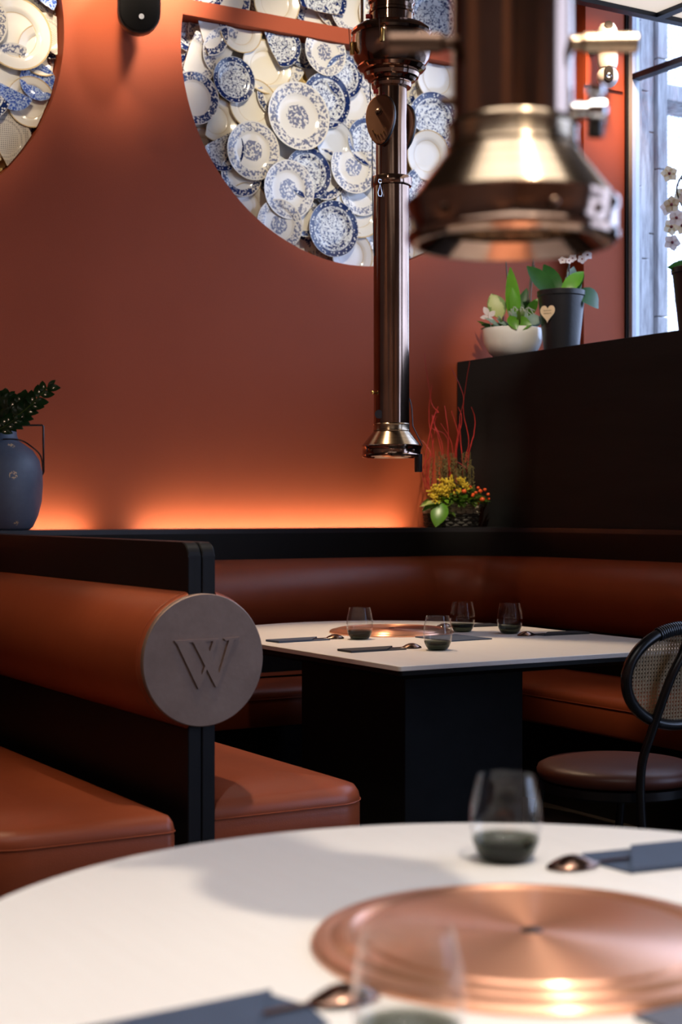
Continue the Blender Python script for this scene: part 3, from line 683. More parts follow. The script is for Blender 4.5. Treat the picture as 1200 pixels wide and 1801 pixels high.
RX = (cos(R(-30.7)), sin(R(-30.7)))
h1 = thing('extractor_hood', 'large blurred copper extractor hood hanging over the near table', 'extractor hood', (.963, 1.275, 1.478))
hood_base(h1, 0)
bm = bmesh.new(); lathe(bm, [(.0625, .1225), (.0625, 3.02), (.0585, 3.02), (.0585, .1225)], 96, close=True); done('pipe', bm, M['bronze'], h1, smooth=30)
for s in (-1, 1):
    bm = bmesh.new(); lathe(bm, [(0, .0600), (.0075, .0600), (.0075, .070), (.0105, .074), (.0110, .128), (.009, .131), (0, .131)], 24)
    bm.transform(Matrix.Translation((0, 0, .205)) @ Matrix.Rotation(R(-30.7) + (0 if s > 0 else PI), 4, 'Z') @ Matrix.Rotation(PI / 2, 4, 'Y')); done('handle_bar', bm, M['brass'] if s > 0 else M['bronzedark'], h1, smooth=30)
bm = bmesh.new(); lathe(bm, [(0, .058), (.009, .058), (.009, .078), (.013, .080), (.013, .094), (.009, .097), (0, .097)], 20)
bm.transform(Matrix.Translation((0, 0, .135)) @ Matrix.Rotation(R(-30.7), 4, 'Z') @ Matrix.Rotation(PI / 2, 4, 'Y'))
lathe(bm, [(0, .112), (.0065, .112), (.0065, .150), (.010, .152), (.010, .160), (0, .160)], 16, at=(.086 * RX[0], .086 * RX[1])); v = done('valve', bm, M['chrome'], h1, smooth=30)
bm = bmesh.new(); lathe(bm, [(0, .106), (.0085, .108), (.0085, .127), (0, .127)], 16, at=(.086 * RX[0], .086 * RX[1])); done('valve_cap', bm, M['rubber'], v, smooth=30)
bm = bmesh.new(); lathe(bm, [(0, .06), (.005, .06), (.005, .074), (0, .076)], 14)
bm.transform(Matrix.Translation((0, 0, .145)) @ Matrix.Rotation(R(-30.7) + PI, 4, 'Z') @ Matrix.Rotation(PI / 2, 4, 'Y')); done('stud', bm, M['bronzedark'], h1)

h2 = thing('extractor_hood', 'slender copper telescopic extractor hood hanging over the far table', 'extractor hood', (3.045, 4.765, 1.397))
hood_base(h2, 0)
def at2(v): return 1.2 + (897 - v) * .002096 - 1.397
bm = bmesh.new(); lathe(bm, [(.0660, .1225), (.0660, at2(326)), (.062, at2(326)), (.062, .1225)], 96, close=True); done('lower_pipe', bm, M['bronze'], h2, smooth=30)
bm = bmesh.new(); z = at2(326); lathe(bm, [(.0585, z - .01), (.074, z - .006), (.0755, z - .002), (.0755, z + .022), (.073, z + .027), (.0585, z + .027)], 96, close=True); rg = done('clamp_ring', bm, M['bronze'], h2, smooth=30)
bm = bmesh.new(); lathe(bm, [(.0575, at2(322)), (.0575, at2(140)), (.054, at2(140)), (.054, at2(322))], 96, close=True); done('upper_pipe', bm, M['bronze'], h2, smooth=30)
bm = bmesh.new()
bp_ = [(72, 156), (75, 151), (74, 147), (86, 145), (92, 141), (100, 139), (104, 133), (101, 130), (118, 127), (127, 122), (124, 118), (138, 108), (146, 96), (149, 84), (148, 70), (143, 66), (149, 62), (147, 57), (128, 50), (98, 47), (86, 45)]
lathe(bm, [(r * .001, at2(v)) for r, v in bp_] + [(.05, at2(45)), (.05, at2(156))], 96, close=True); bulb = done('bell_housing', bm, M['bronze'], h2, smooth=22)
bm = bmesh.new(); lathe(bm, [(.080, at2(46)), (.080, at2(28)), (.084, at2(26)), (.084, at2(22)), (.080, at2(20)), (.080, at2(12)), (.086, at2(8)), (.086, at2(2)), (.081, at2(0)), (.081, 3.09), (.07, 3.09), (.07, at2(46))], 96, close=True); done('duct', bm, M['bronze'], h2, smooth=22)
def egg(sa, sb, n=28): return [(sa * cos(2 * PI * k / n) * (1 - .22 * sin(2 * PI * k / n)) * -1 if False else sa * cos(2 * PI * k / n) * (1 + .18 * sin(2 * PI * k / n)), sb * sin(2 * PI * k / n)) for k in range(n)]
for side, ang in ((0, R(-30.7 - 90 - 34)), (1, R(-30.7 + 90 - 34))):
    zc = at2(219); bm = bmesh.new(); e = egg(.060, .090); e2 = egg(.056, .086)
    loft(bm, [[(x, 0 + .000, z) for x, z in e2], [(x, .004, z) for x, z in e], [(x, .020, z) for x, z in e], [(x, .024, z) for x, z in e2]])
    m4 = Matrix.Translation((.060 * cos(ang), .060 * sin(ang), zc)) @ Matrix.Rotation(ang - PI / 2, 4, 'Z')
    bm.transform(m4); pd = done('pulley_plate', bm, M['plate_bronze'], h2, smooth=25)
    bm = bmesh.new(); loft(bm, [[(x * 1.03, .007, z * 1.02) for x, z in e], [(x * 1.03, .016, z * 1.02) for x, z in e]]); bm.transform(m4); done('rubber_seam', bm, M['rubber'], pd, smooth=25)
    bm = bmesh.new(); lathe(bm, [(.016, 0), (.016, .004), (.010, .005), (.010, .009), (.005, .011), (0, .011)], 6); bm.transform(m4 @ Matrix.Translation((.0, .024, .028)) @ Matrix.Rotation(-PI / 2, 4, 'X')); done('hub_bolt', bm, M['bronzedark'], pd, smooth=20)
    for q in range(6):
        a = R(200 + 28 * q); bm = bmesh.new(); lathe(bm, [(0, 0), (.0035, 0), (.0025, .0025), (0, .003)], 8); bm.transform(m4 @ Matrix.Translation((.030 * cos(a), .0235, -.025 + .03 * sin(a))) @ Matrix.Rotation(-PI / 2, 4, 'X')); done('rivet', bm, M['brasspin'], pd)
def hp(u, v, rad, dy=0):
    """point on a vertical cylinder of radius rad round the hood axis, seen at lateral px u"""
    lat = (u - 690) * .002096; s = max(-1, min(1, lat / rad)); a = math.asin(s); th_ = R(-30.7)
    ax = (cos(th_), sin(th_)); fx = (-ax[1] * -1, ax[0] * -1)  # toward the camera
    return (ax[0] * rad * sin(a) + (-sin(R(30.7))) * rad * cos(a), ax[1] * rad * sin(a) - cos(R(30.7)) * rad * cos(a), at2(v))
for u, ang in ((672, 0), (618, 1)):
    p = hp(u, 85, .156) if ang == 0 else hp(621, 95, .155)
    bm = bmesh.new(); lathe(bm, [(0, -.022), (.008, -.022), (.009, -.018), (.009, .022), (.006, .025), (0, .025)], 16); bm.transform(Matrix.Translation(p)); o = done('latch_pin', bm, M['brasspin'], bulb, smooth=30)
    bm = bmesh.new(); q = Vector(p)
    tube(bm, [q + Vector((-.009, 0, -.005)), q + Vector((-.012, 0, .04)), q + Vector((-.012, .004, .075))], .0015, 6); tube(bm, [q + Vector((.009, 0, -.005)), q + Vector((.013, 0, .04)), q + Vector((.013, .004, .075))], .0015, 6)
    done('wire_bail', bm, M['chrome'], bulb)
p = Vector(hp(669, 332, .080)); bm = bmesh.new(); tube(bm, [p + Vector((.007 * cos(a), 0, .007 * sin(a) + .012)) for a in [2 * PI * k / 12 for k in range(12)]], .0016, 6, closed=True)
tube(bm, [p, p + Vector((-.009, 0, -.03)), p + Vector((-.006, 0, -.042)), p + Vector((.006, 0, -.042)), p + Vector((.009, 0, -.03))], .0018, 6, closed=True); done('snap_hook', bm, M['chrome'], rg)
bm = bmesh.new(); a0 = hp(652, 152, .088); tube(bm, [a0, hp(653, 180, .085), hp(656, 260, .070 + .012), hp(656, 300, .082), hp(656, 318, .083), hp(659, 440, .0685), hp(660, 452, .0675)], .0022, 6); done('cable', bm, M['cable'], h2)
th_ = R(-30.7); ax = Vector((cos(th_), sin(th_), 0)); tw = Vector((-sin(R(30.7)), -cos(R(30.7)), 0))
b0 = ax * (-.108); bm = bmesh.new(); tube(bm, [b0 + Vector((0, 0, at2(52))), b0 + Vector((0, 0, at2(-60)))], .0055, 10); done('guide_rod', bm, M['bronzedark'], h2)
for u, v in ((649, 33), (662, 170)):
    q = ax * ((u - 690) * .002096) + tw * (.02 if u < 655 else .062); bm = bmesh.new(); lathe(bm, [(0, -.009), (.008, -.009), (.009, .009), (0, .009)], 12); bm.transform(Matrix.Translation(q + Vector((0, 0, at2(v)))) @ Matrix.Rotation(th_, 4, 'Z') @ Matrix.Rotation(PI / 2, 4, 'Y')); done('red_clip', bm, M['redclip'], h2)
q = ax * .098 + tw * .030; bm = bmesh.new(); lathe(bm, [(0, -.050), (.013, -.050), (.0145, -.046), (.0145, .016), (0, .016)], 20); bm.transform(Matrix.Translation(q + Vector((0, 0, -.008)))); done('switch', bm, M['rubber'], h2, smooth=30)
bm = bmesh.new(); tube(bm, [q + Vector((0, 0, .006)), ax * .112 + tw * .03 + Vector((0, 0, .04)), ax * .078 + tw * .02 + Vector((0, 0, .11)), ax * .075 + Vector((0, 0, .18)), ax * .068 + Vector((0, 0, .21)), ax * .064 + Vector((0, 0, .215))], .0022, 6); done('switch_cable', bm, M['rubber'], h2)
q = ax * -.066 + tw * .012; bm = bmesh.new(); tube(bm, [q, q + tw * .022], .0035, 8); ico(bm, q + tw * .025 + ax * -.003, .0075, 2); bm.transform(Matrix.Translation((0, 0, at2(692)))); done('damper_knob', bm, M['brasspin'], h2)
p = Vector(hp(668, 730, .0668)); bm = bmesh.new(); lathe(bm, [(0, 0), (.016, 0), (.016, .003), (0, .003)], 16); bm.transform(Matrix.Translation(p) @ Matrix.Rotation(R(-30.7 - 90 - 20), 4, 'Z') @ Matrix.Rotation(PI / 2, 4, 'Y')); done('round_sticker', bm, M['cable'], h2)

# ------------------------------------------------------------------ chair
ch = thing('dining_chair', 'black bentwood chair with oval cane back and round leather seat at the right edge', 'chair', (2.945, 3.40, 0))
bm = bmesh.new(); lathe(bm, [(0, .425), (.20, .425), (.222, .430), (.230, .442), (.231, .452), (.226, .464), (.205, .474), (.15, .481), (0, .484)], 64); M['leather_brown'] = mat('dark_brown_leather', (.085, .022, .012), .42, var=.15, bump=.2, bscale=200, bdist=.002); seat = done('seat', bm, M['leather_brown'], ch, smooth=50)
bm = bmesh.new(); lathe(bm, [(.17, .395), (.215, .395), (.222, .400), (.222, .423), (.215, .4245), (.17, .4245)], 64, close=True); done('seat_ring', bm, M['bent'], ch, smooth=40)
def catm(P_, n=8):
    P_ = [Vector(p) for p in P_]; out = []
    for i in range(len(P_) - 1):
        p0 = P_[max(i - 1, 0)]; p1 = P_[i]; p2 = P_[i + 1]; p3 = P_[min(i + 2, len(P_) - 1)]
        for k in range(n):
            t = k / n; out.append(.5 * ((2 * p1) + (-p0 + p2) * t + (2 * p0 - 5 * p1 + 4 * p2 - p3) * t * t + (-p0 + 3 * p1 - 3 * p2 + p3) * t ** 3))
    out.append(P_[-1]); return out
BY = -.262
for s in (-1, 1):
    bm = bmesh.new(); tube(bm, catm([(s * .085, -.255, 0), (s * .100, -.240, .22), (s * .118, -.236, .36), (s * .122, -.24, .50), (s * .105, -.262, .60), (s * .068, -.292, .74), (s * .030, -.300, .81), (s * .0125, -.300, .850)], 7), .0128, 12); done('rear_leg', bm, M['bent'], ch)
    bm = bmesh.new(); tube(bm, catm([(s * .17, .20, 0), (s * .165, .185, .2), (s * .155, .150, .395), (s * .15, .14, .424)], 5), .0125, 12); done('front_leg', bm, M['bent'], ch)
tl = R(-4)
def bk(x, z): return (x, BY - .002 - (z - .745) * .06, z)
N = 72
ov = [bk(.196 * cos(2 * PI * k / N), .745 + .133 * sin(2 * PI * k / N)) for k in range(N)]
bm = bmesh.new(); tube(bm, ov, .0155, 12, closed=True); fr = done('back_frame', bm, M['bent'], ch)
bm = bmesh.new()
for a in range(26):
    q = R(62 + a * 2.2); c = Vector(bk(.196 * cos(q), .745 + .133 * sin(q))); tn = Vector((-.196 * sin(q), 0, .133 * cos(q))).normalized(); n1 = Vector((0, 1, 0)); n2 = tn.cross(n1)
    tube(bm, [c + (n1 * cos(w) + n2 * sin(w)) * .0172 + tn * .0012 * math.sin(w) for w in [2 * PI * k / 12 for k in range(12)]], .0026, 6, closed=True)
stuff(done('rattan_wrap', bm, M['wrap'], fr))
bm = bmesh.new(); A_, B_ = .184, .121
def strip(p, d, w, yo):
    d = Vector(d).normalized(); a = (d.x / A_) ** 2 + (d.y / B_) ** 2; b = 2 * (p[0] * d.x / A_ ** 2 + p[1] * d.y / B_ ** 2); c = (p[0] / A_) ** 2 + (p[1] / B_) ** 2 - 1
    D = b * b - 4 * a * c
    if D <= 0: return
    t0 = (-b - math.sqrt(D)) / (2 * a); t1 = (-b + math.sqrt(D)) / (2 * a); n = Vector((-d.y, d.x)) * w / 2
    q0 = Vector(p) + d * t0; q1 = Vector(p) + d * t1
    for y0 in (yo,):
        cs = [q0 - n, q1 - n, q1 + n, q0 + n]; lo = [bm.verts.new((v.x, bk(0, .745 + v.y)[1] + y0, .745 + v.y)) for v in cs]; hi = [bm.verts.new((v.x, bk(0, .745 + v.y)[1] + y0 + .0008, .745 + v.y)) for v in cs]
        bm.faces.new(lo[::-1]); bm.faces.new(hi)
        for i in range(4): bm.faces.new((lo[i], lo[(i + 1) % 4], hi[(i + 1) % 4], hi[i]))
g = .0105
for i in range(-20, 21):
    strip((i * g - .0014, 0), (0, 1), .0014, -.0010); strip((i * g + .0014, 0), (0, 1), .0014, -.0010)
    strip((0, i * g - .0014), (1, 0), .0014, 0); strip((0, i * g + .0014), (1, 0), .0014, 0)
for i in range(-30, 31):
    strip((i * g + g / 2, 0), (1, 1), .0019, .001); strip((i * g + g / 2, 0), (1, -1), .0019, .002)
stuff(done('cane_panel', bm, M['cane'], ch, smooth=0))

# ------------------------------------------------------------------ leaf and plant helpers
def leaf(bm, base, d, up, L, w, bend=.3, fold=.25, n=7, shape=1.0):
    d = Vector(d).normalized(); up = Vector(up); up = (up - d * up.dot(d)).normalized(); s = d.cross(up)
    uvl = bm.loops.layers.uv.verify(); rows = []
    for i in range(n + 1):
        t = i / n; a = -bend * t * 1.6; c = Vector(base) + (d * cos(a * .6) + up * sin(a * .6)) * (t * L)
        ww = w * .5 * (sin(PI * min(1, t ** shape * .98 + .02))) ** .75 if 0 < i < n else w * .03
        rows.append((c - s * ww + up * ww * fold, c, c + s * ww + up * ww * fold, t))
    vs = [[bm.verts.new(q) for q in r[:3]] for r in rows]
    for i in range(n):
        for k in (0, 1):
            f = bm.faces.new((vs[i][k], vs[i][k + 1], vs[i + 1][k + 1], vs[i + 1][k])); f.smooth = True
            for l, (uu, tt) in zip(f.loops, ((k * .5, rows[i][3]), (k * .5 + .5, rows[i][3]), (k * .5 + .5, rows[i + 1][3]), (k * .5, rows[i + 1][3]))): l[uvl].uv = (uu, tt)
def add_leaf(parent, m, name='leaf', **k):
    bm = bmesh.new(); leaf(bm, **k); me = bpy.data.meshes.new(name); bm.to_mesh(me); bm.free(); me.shade_smooth(); return link(name, me, m, parent)
def flower(bm_p, bm_l, c, nrm, r, rn):
    n = Vector(nrm).normalized(); a = n.orthogonal().normalized(); b = n.cross(a); off = rn.uniform(0, 6)
    for k in range(5):
        q = off + 2 * PI * k / 5; d = a * cos(q) + b * sin(q) + n * .15
        leaf(bm_p, c, d, n, r, r * .92, .2, .15, 5)
    ico(bm_l, Vector(c) + n * r * .12, r * .2, 1)

# ------------------------------------------------------------------ vase with foliage on the ledge
vs = thing('vase', 'large blue-grey ceramic vase with gold flecks and a bent wire handle, far left of ledge', 'vase', (1.985, 6.105, ZL + .0005))
bm = bmesh.new(); lathe(bm, [(0, 0), (.135, 0), (.150, .012), (.172, .06), (.186, .12), (.190, .18), (.188, .235), (.176, .285), (.150, .325), (.115, .350), (.094, .365), (.086, .385), (.083, .42), (.087, .455), (.092, .462), (.086, .462), (.078, .45), (.075, .40), (.08, .37), (.14, .30), (.17, .2), (.15, .05), (0, .02)], 72); done('body', bm, M['vase'], vs, smooth=50)
bm = bmesh.new(); tube(bm, [(.08, -.02, .428), (.192, -.02, .432), (.196, -.02, .428), (.198, -.02, .24), (.19, -.022, .225)], .0042, 8)
tube(bm, catm([(.192, -.03, .232), (.172, -.06, .30), (.13, -.075, .338), (.08, -.07, .366), (.0, -.10, .367)], 5), .003, 6); done('wire_handle', bm, M['bent'], vs)
zz = thing('potted_plant', 'dark glossy green leafy branches rising out of the blue-grey vase at left', 'plant', (1.985, 6.105, ZL + .44))
def zzbranch(pts, nl, L, rn, flat):
    c = catm(pts, 8); bm = bmesh.new(); tube(bm, c, [.0048 * (1 - .6 * i / len(c)) for i in range(len(c))], 7); br = done('stem', bm, M['leaf_mix'], zz)
    for i in range(nl):
        f = .22 + .76 * i / (nl - 1); k = min(len(c) - 2, int(f * (len(c) - 1))); p = c[k]; t = (c[k + 1] - c[k]).normalized(); sd = t.cross(Vector(flat)).normalized()
        s = 1 if i % 2 else -1; l = L * (1.05 - .45 * f) * rn.uniform(.9, 1.1)
        add_leaf(zz, M['leaf_zz'], base=p, d=t * .75 + sd * s * .75 + Vector((0, rn.uniform(-.2, .2), .12)), up=Vector(flat) + t * -.1, L=l, w=l * .60, bend=.3, fold=.25, n=6, shape=.85)
    add_leaf(zz, M['leaf_zz'], base=c[-1], d=c[-1] - c[-3], up=flat, L=L * .5, w=L * .22)
rn = random.Random(4)
def lv(lat, tow, z): return (lat * .8599 - tow * .5105, -lat * .5105 - tow * .8599, z)
zzbranch([(0, 0, -.1), (0, -.0, -.01), lv(.04, .09, .0), lv(.10, .10, .015), lv(.165, .10, .065), lv(.232, .10, .135)], 24, .088, rn, (-.3, -1, .35))
zzbranch([(0, 0, -.1), (0, 0, -.01), lv(.03, .06, .04), lv(.08, .08, .055), lv(.14, .08, .09)], 20, .088, rn, (-.3, -1, .3))
zzbranch([(0, 0, -.1), (0, 0, .0), lv(.0, .09, .0), lv(.04, .13, -.035), lv(.10, .13, .0)], 18, .085, rn, (-.4, -1, .3))
zzbranch([(0, 0, -.1), (0, 0, .0), lv(.0, .05, .04), lv(.03, .06, .07), lv(.06, .05, .10)], 16, .085, rn, (-.4, -1, .3))
zzbranch([(0, 0, -.1), (-.03, 0, .0), lv(-.10, .03, .06), lv(-.17, .04, .12), lv(-.25, .04, .20)], 20, .085, rn, (.2, -1, .2))
zzbranch([(0, 0, -.1), (-.03, 0, .0), lv(-.10, .10, .0), lv(-.16, .11, .03), lv(-.23, .12, .09)], 20, .085, rn, (.2, -1, .2))
zzbranch([(0, 0, -.1), (-.02, 0, .0), lv(-.05, .04, .06), lv(-.09, .04, .14), lv(-.12, .03, .20)], 18, .08, rn, (.1, -1, .3))

# ------------------------------------------------------------------ basket arrangement
bt = thing('flower_basket', 'wicker basket of yellow flowers, orange berries and red twigs on the ledge', 'flower basket', (4.238, 6.095, ZL + .0005)); bt.scale = (1.12, 1.12, 1.04)
EX, EY = .118, .085
for row in range(9):
    z = .007 + row * .0122; fl = 1 + .10 * row / 8; bm = bmesh.new(); n = 96; ph = (row % 2) * PI
    tube(bm, [((EX * fl + .0045 * sin(16 * 2 * PI * k / n + ph)) * cos(2 * PI * k / n), (EY * fl + .0045 * sin(16 * 2 * PI * k / n + ph)) * sin(2 * PI * k / n), z + .001 * sin(16 * 2 * PI * k / n)) for k in range(n)], .0065, 7, closed=True)
    done('weaver', bm, M['wick_w'] if row > 4 else M['wick_d'], bt)
for k in range(32):
    a = 2 * PI * (k + .5) / 32; bm = bmesh.new(); tube(bm, [(EX * cos(a), EY * sin(a), 0), (EX * 1.1 * cos(a), EY * 1.1 * sin(a), .118)], .003, 5); done('stake', bm, M['wick_d'], bt)
bm = bmesh.new(); lathe(bm, [(0, .02), (.1, .02), (.112, .09), (0, .1)], 32, ely=.72); done('soil', bm, M['soil'], bt)
rn = random.Random(11)
twigs = [((-.07, .0, .1), (-.155, 0, .25), (-.10, 0, .50), (-.065, 0, .53), (-.075, .02, .58), (-.135, .0, .80)),
         ((-.05, .01, .1), (-.06, .0, .32), (-.085, .0, .52)), ((-.03, .0, .1), (-.045, .0, .36), (-.09, .01, .50), (-.05, .0, .51)),
         ((-.08, .0, .1), (-.115, .0, .2), (-.12, .0, .33), (-.14, .0, .40)), ((.0, 0, .1), (-.02, 0, .30), (-.045, .0, .42), (-.105, .0, .46), (-.085, 0, .555)),
         ((.03, 0, .1), (.035, 0, .30), (.03, 0, .42), (.015, 0, .54)), ((.06, 0, .1), (.055, 0, .32), (.06, 0, .50), (.045, 0, .60), (.01, 0, .74)),
         ((.07, 0, .1), (.065, 0, .26), (.085, 0, .40), (.08, 0, .56), (.08, 0, .77)), ((.075, 0, .3), (.10, 0, .42), (.12, 0, .50), (.105, 0, .56)),
         ((.085, 0, .1), (.10, 0, .19), (.065, 0, .27), (.03, 0, .31), (-.04, 0, .32)), ((.06, 0, .25), (.10, 0, .36), (.125, 0, .42)),
         ((-.10, .0, .1), (-.13, 0, .18), (-.125, 0, .27), (-.10, 0, .34)), ((-.02, .02, .1), (-.0, .02, .36), (-.05, .02, .48)), ((.045, .02, .1), (.03, .02, .36), (.06, 0, .50), (.05, 0, .56))]
for k in range(4):
    x = rn.uniform(-.11, .10); h = rn.uniform(.34, .56); twigs.append(((x, .01, .1), (x + rn.uniform(-.02, .02), .01, .1 + h * .4), (x + rn.uniform(-.04, .04), .01, .1 + h * .75), (x + rn.uniform(-.06, .06), .01, .1 + h)))
for tw_ in twigs:
    pts = catm([(p[0] + rn.uniform(-.004, .004), p[1] + rn.uniform(-.03, .03), p[2]) for p in tw_], 6); bm = bmesh.new()
    pts = [p + Vector((rn.uniform(-.0015, .0015), 0, 0)) for p in pts]
    tube(bm, pts, [.0026 * (1 - .5 * i / len(pts)) for i in range(len(pts))], 6); done('twig', bm, M['twigred'], bt)
for k in range(34):
    x = rn.uniform(-.08, .10); y = rn.uniform(-.05, .04); z0 = .1; h = rn.uniform(.15, .235) + .03 * (1 - abs(x) / .1)
    bm = bmesh.new(); tube(bm, [(x, y, z0), (x + rn.uniform(-.015, .015), y, z0 + h)], .0012, 5)
    for j in range(26):
        zz_ = z0 + h * (.25 + .75 * j / 26); a = rn.uniform(0, 6.3); tube(bm, [(x, y, zz_), (x + .010 * cos(a), y + .010 * sin(a), zz_ + .007)], .0016, 4)
    done('heather_spike', bm, M['heather'], bt)
bm = bmesh.new()
for k in range(36):
    a = rn.uniform(0, 2 * PI); q = rn.random() ** .5; cx_, cz_ = -.050 + .085 * q * cos(a), .188 + .038 * q * sin(a); cy_ = -.06 - .03 * rn.random()
    if k > 22: cx_, cz_ = -.115 + rn.uniform(-.04, .03), .158 + rn.uniform(-.04, .03)
    for j in range(16):
        c = Vector((cx_, cy_, cz_)) + Vector((rn.gauss(0, .008), rn.gauss(0, .005), rn.gauss(0, .006)))
        n = Vector((rn.uniform(-.5, .5), -1, rn.uniform(-.2, .9))).normalized(); a_ = n.orthogonal().normalized(); b_ = n.cross(a_); f = []
        for w in range(8): f.append(bm.verts.new(c + (a_ * cos(w * PI / 4) + b_ * sin(w * PI / 4)) * (.0062 if w % 2 == 0 else .0036)))
        cc = bm.verts.new(c + n * .003)
        for w in range(8): bm.faces.new((f[w], f[(w + 1) % 8], cc))
stuff(done('yellow_blossoms', bm, M['yellow'], bt, smooth=0))
bm = bmesh.new()
for k in range(420):
    a = rn.uniform(0, 2 * PI); q = rn.random() ** .5; x = .015 + .125 * q * cos(a); y = -.02 + .10 * q * sin(a); z = .105 + rn.uniform(0, .11) * (1.15 - q)
    leaf(bm, (x, y, z), (cos(a) * .8 + rn.uniform(-.4, .4), sin(a) * .8 + rn.uniform(-.4, .1), rn.uniform(-.2, .9)), (0, -.3, 1), rn.uniform(.022, .045), .016, .4, .2, 4)
stuff(done('small_leaves', bm, M['leaf_mix'], bt, smooth=0))
for k in range(17):
    x = rn.uniform(-.155, -.02); z = rn.uniform(.10, .15)
    add_leaf(bt, M['leaf_lime'] if k % 3 else M['leaf_mix'], base=(x * .6, -.05, z - .02), d=(-.7 + rn.uniform(-.3, .8), -.6, rn.uniform(-.1, .7)), up=(0, -.6, 1), L=rn.uniform(.045, .075), w=.026, bend=.5)
add_leaf(bt, M['leaf_bright'], base=(-.10, -.08, .112), d=(-.50, -.35, -.72), up=(-.5, -.75, .35), L=.125, w=.075, bend=.25, fold=.3)
add_leaf(bt, M['leaf_var'], base=(-.09, -.07, .115), d=(-1, -.2, .05), up=(0, -.5, 1), L=.13, w=.038, bend=.25)
add_leaf(bt, M['leaf_dark'], base=(-.09, -.06, .12), d=(-1, -.3, -.15), up=(0, -.5, 1), L=.125, w=.036, bend=.3)
add_leaf(bt, M['leaf_bright'], base=(-.02, -.09, .115), d=(.1, -.5, .35), up=(0, -1, .4), L=.05, w=.03)
for x, z, r in ((.075, .165, .010), (.1, .172, .008), (-.012, .163, .0115), (.087, .127, .0115), (.040, .150, .008), (.050, .158, .0075), (.033, .143, .0075), (.112, .150, .008), (.066, .180, .0075), (.062, .108, .007), (.12, .13, .007), (.02, .185, .006)):
    bm = bmesh.new(); ico(bm, (x, -.105 - rn.uniform(0, .01), z), r, 2); done('berry', bm, M['berry'], bt, smooth=80)
bm = bmesh.new()
for k in range(16):
    p = [(.0, -.03, .10), (rn.uniform(-.01, .12), -.10, rn.uniform(.12, .18))]; tube(bm, p, .0012, 4)
stuff(done('flower_stalks', bm, M['leaf_mix'], bt))

# ------------------------------------------------------------------ pots on the black box
ZB = 1.9425
wb = thing('plant_bowl', 'round white ceramic bowl planted with mixed green plants on the black box', 'planter', (4.60, 6.085, ZB))
bm = bmesh.new(); lathe(bm, [(0, 0), (.07, 0), (.085, .004), (.120, .035), (.142, .080), (.149, .120), (.150, .148), (.147, .151), (.143, .148), (.140, .12), (.08, .10), (0, .10)], 72); done('bowl', bm, M['ceramic'], wb, smooth=50)
bm = bmesh.new(); lathe(bm, [(.141, .128), (.1, .142), (0, .148)], 40); done('soil', bm, M['soil'], wb)
rn = random.Random(21)
V3 = lambda lat, dep, z: (lat * cos(R(-30.7)) + dep * sin(R(30.7)), lat * sin(R(-30.7)) + dep * cos(R(30.7)), z)
def lf(par, m, lat, dep, z, dl, dd, dz, L, w, **k):
    dv_ = Vector(V3(dl, dd, dz)); u = Vector(V3(0, -1, .25)); return add_leaf(par, m, base=V3(lat, dep, z), d=dv_, up=u, L=L, w=w, **k)
lf(wb, M['leaf_var'], -.06, -.02, .20, -.35, -.05, 1, .135, .095, bend=.2)
lf(wb, M['leaf_bright'], .01, -.03, .15, -.10, 0, 1, .30, .075, bend=-.1, shape=.9)
lf(wb, M['leaf_bright'], .015, -.06, .15, -.12, -.1, 1, .20, .055, bend=.1)
lf(wb, M['leaf_dark'], .02, .0, .15, .25, .1, 1, .22, .07, bend=.1)
lf(wb, M['leaf_bright'], .06, .0, .2, .6, -.05, 1, .12, .05, bend=.1); lf(wb, M['leaf_bright'], -.01, -.11, .165, .9, -.5, -.05, .09, .075, bend=.2); lf(wb, M['leaf_grey'], .05, -.10, .175, .8, -.4, .2, .085, .055, bend=.4)
lf(wb, M['leaf_bright'], -.03, -.12, .20, .3, -.5, -.6, .085, .055, bend=.2)
for k in range(60):
    a = rn.uniform(0, 2 * PI); q = .11 * rn.random() ** .5
    add_leaf(wb, M[rn.choice(['leaf_mix', 'leaf_grey', 'leaf_dark', 'leaf_grey'])], base=(q * cos(a), q * sin(a), .145), d=(cos(a) * .7 + rn.uniform(-.5, .5), sin(a) * .7 + rn.uniform(-.5, .5), rn.uniform(.3, 1.5)), up=(-.5, -.8, .5), L=rn.uniform(.05, .11), w=rn.uniform(.014, .028), bend=.5, n=5)
for lat, h, lean in ((-.012, .36, -.02), (.07, .38, .035), (.085, .36, .02), (.06, .34, .05), (-.045, .14, 0)):
    bm = bmesh.new(); tube(bm, catm([V3(lat, .02, .13), V3(lat + lean * .3, .02, .13 + h * .5), V3(lat + lean, .02, .13 + h)], 6), .0032, 7); done('flower_stem', bm, M['stem'], wb)
bm = bmesh.new()
for k in range(9): 
    q = [V3(-.015 + .01 * k, -.08, .15), V3(-.03 + .012 * k, -.09, .23 + .01 * (k % 3)), V3(-.0 + .014 * k, -.09, .17 + .02 * (k % 4))]; tube(bm, catm(q, 4), .0024, 5)
done('aerial_roots', bm, M['bark'], wb)
bfy = done('butterfly_pick', (lambda b: (leaf(b, V3(-.125, -.06, .21), V3(-.5, 0, .9), V3(0, -1, .1), .05, .030, 0, .1, 5), leaf(b, V3(-.125, -.06, .205), V3(-.9, 0, -.1), V3(0, -1, .1), .042, .022, 0, .1, 5), leaf(b, V3(-.122, -.06, .205), V3(.7, 0, .7), V3(0, -1, .3), .040, .028, 0, .1, 5), leaf(b, V3(-.122, -.06, .205), V3(.45, 0, -.9), V3(0, -1, .3), .038, .022, 0, .1, 5), tube(b, [V3(-.124, -.06, .225), V3(-.122, -.06, .185)], .004, 6), tube(b, [V3(-.12, -.05, .19), V3(-.105, -.02, .14)], .0014, 5), b)[-1])(bmesh.new()), M['petal'], wb, smooth=0)

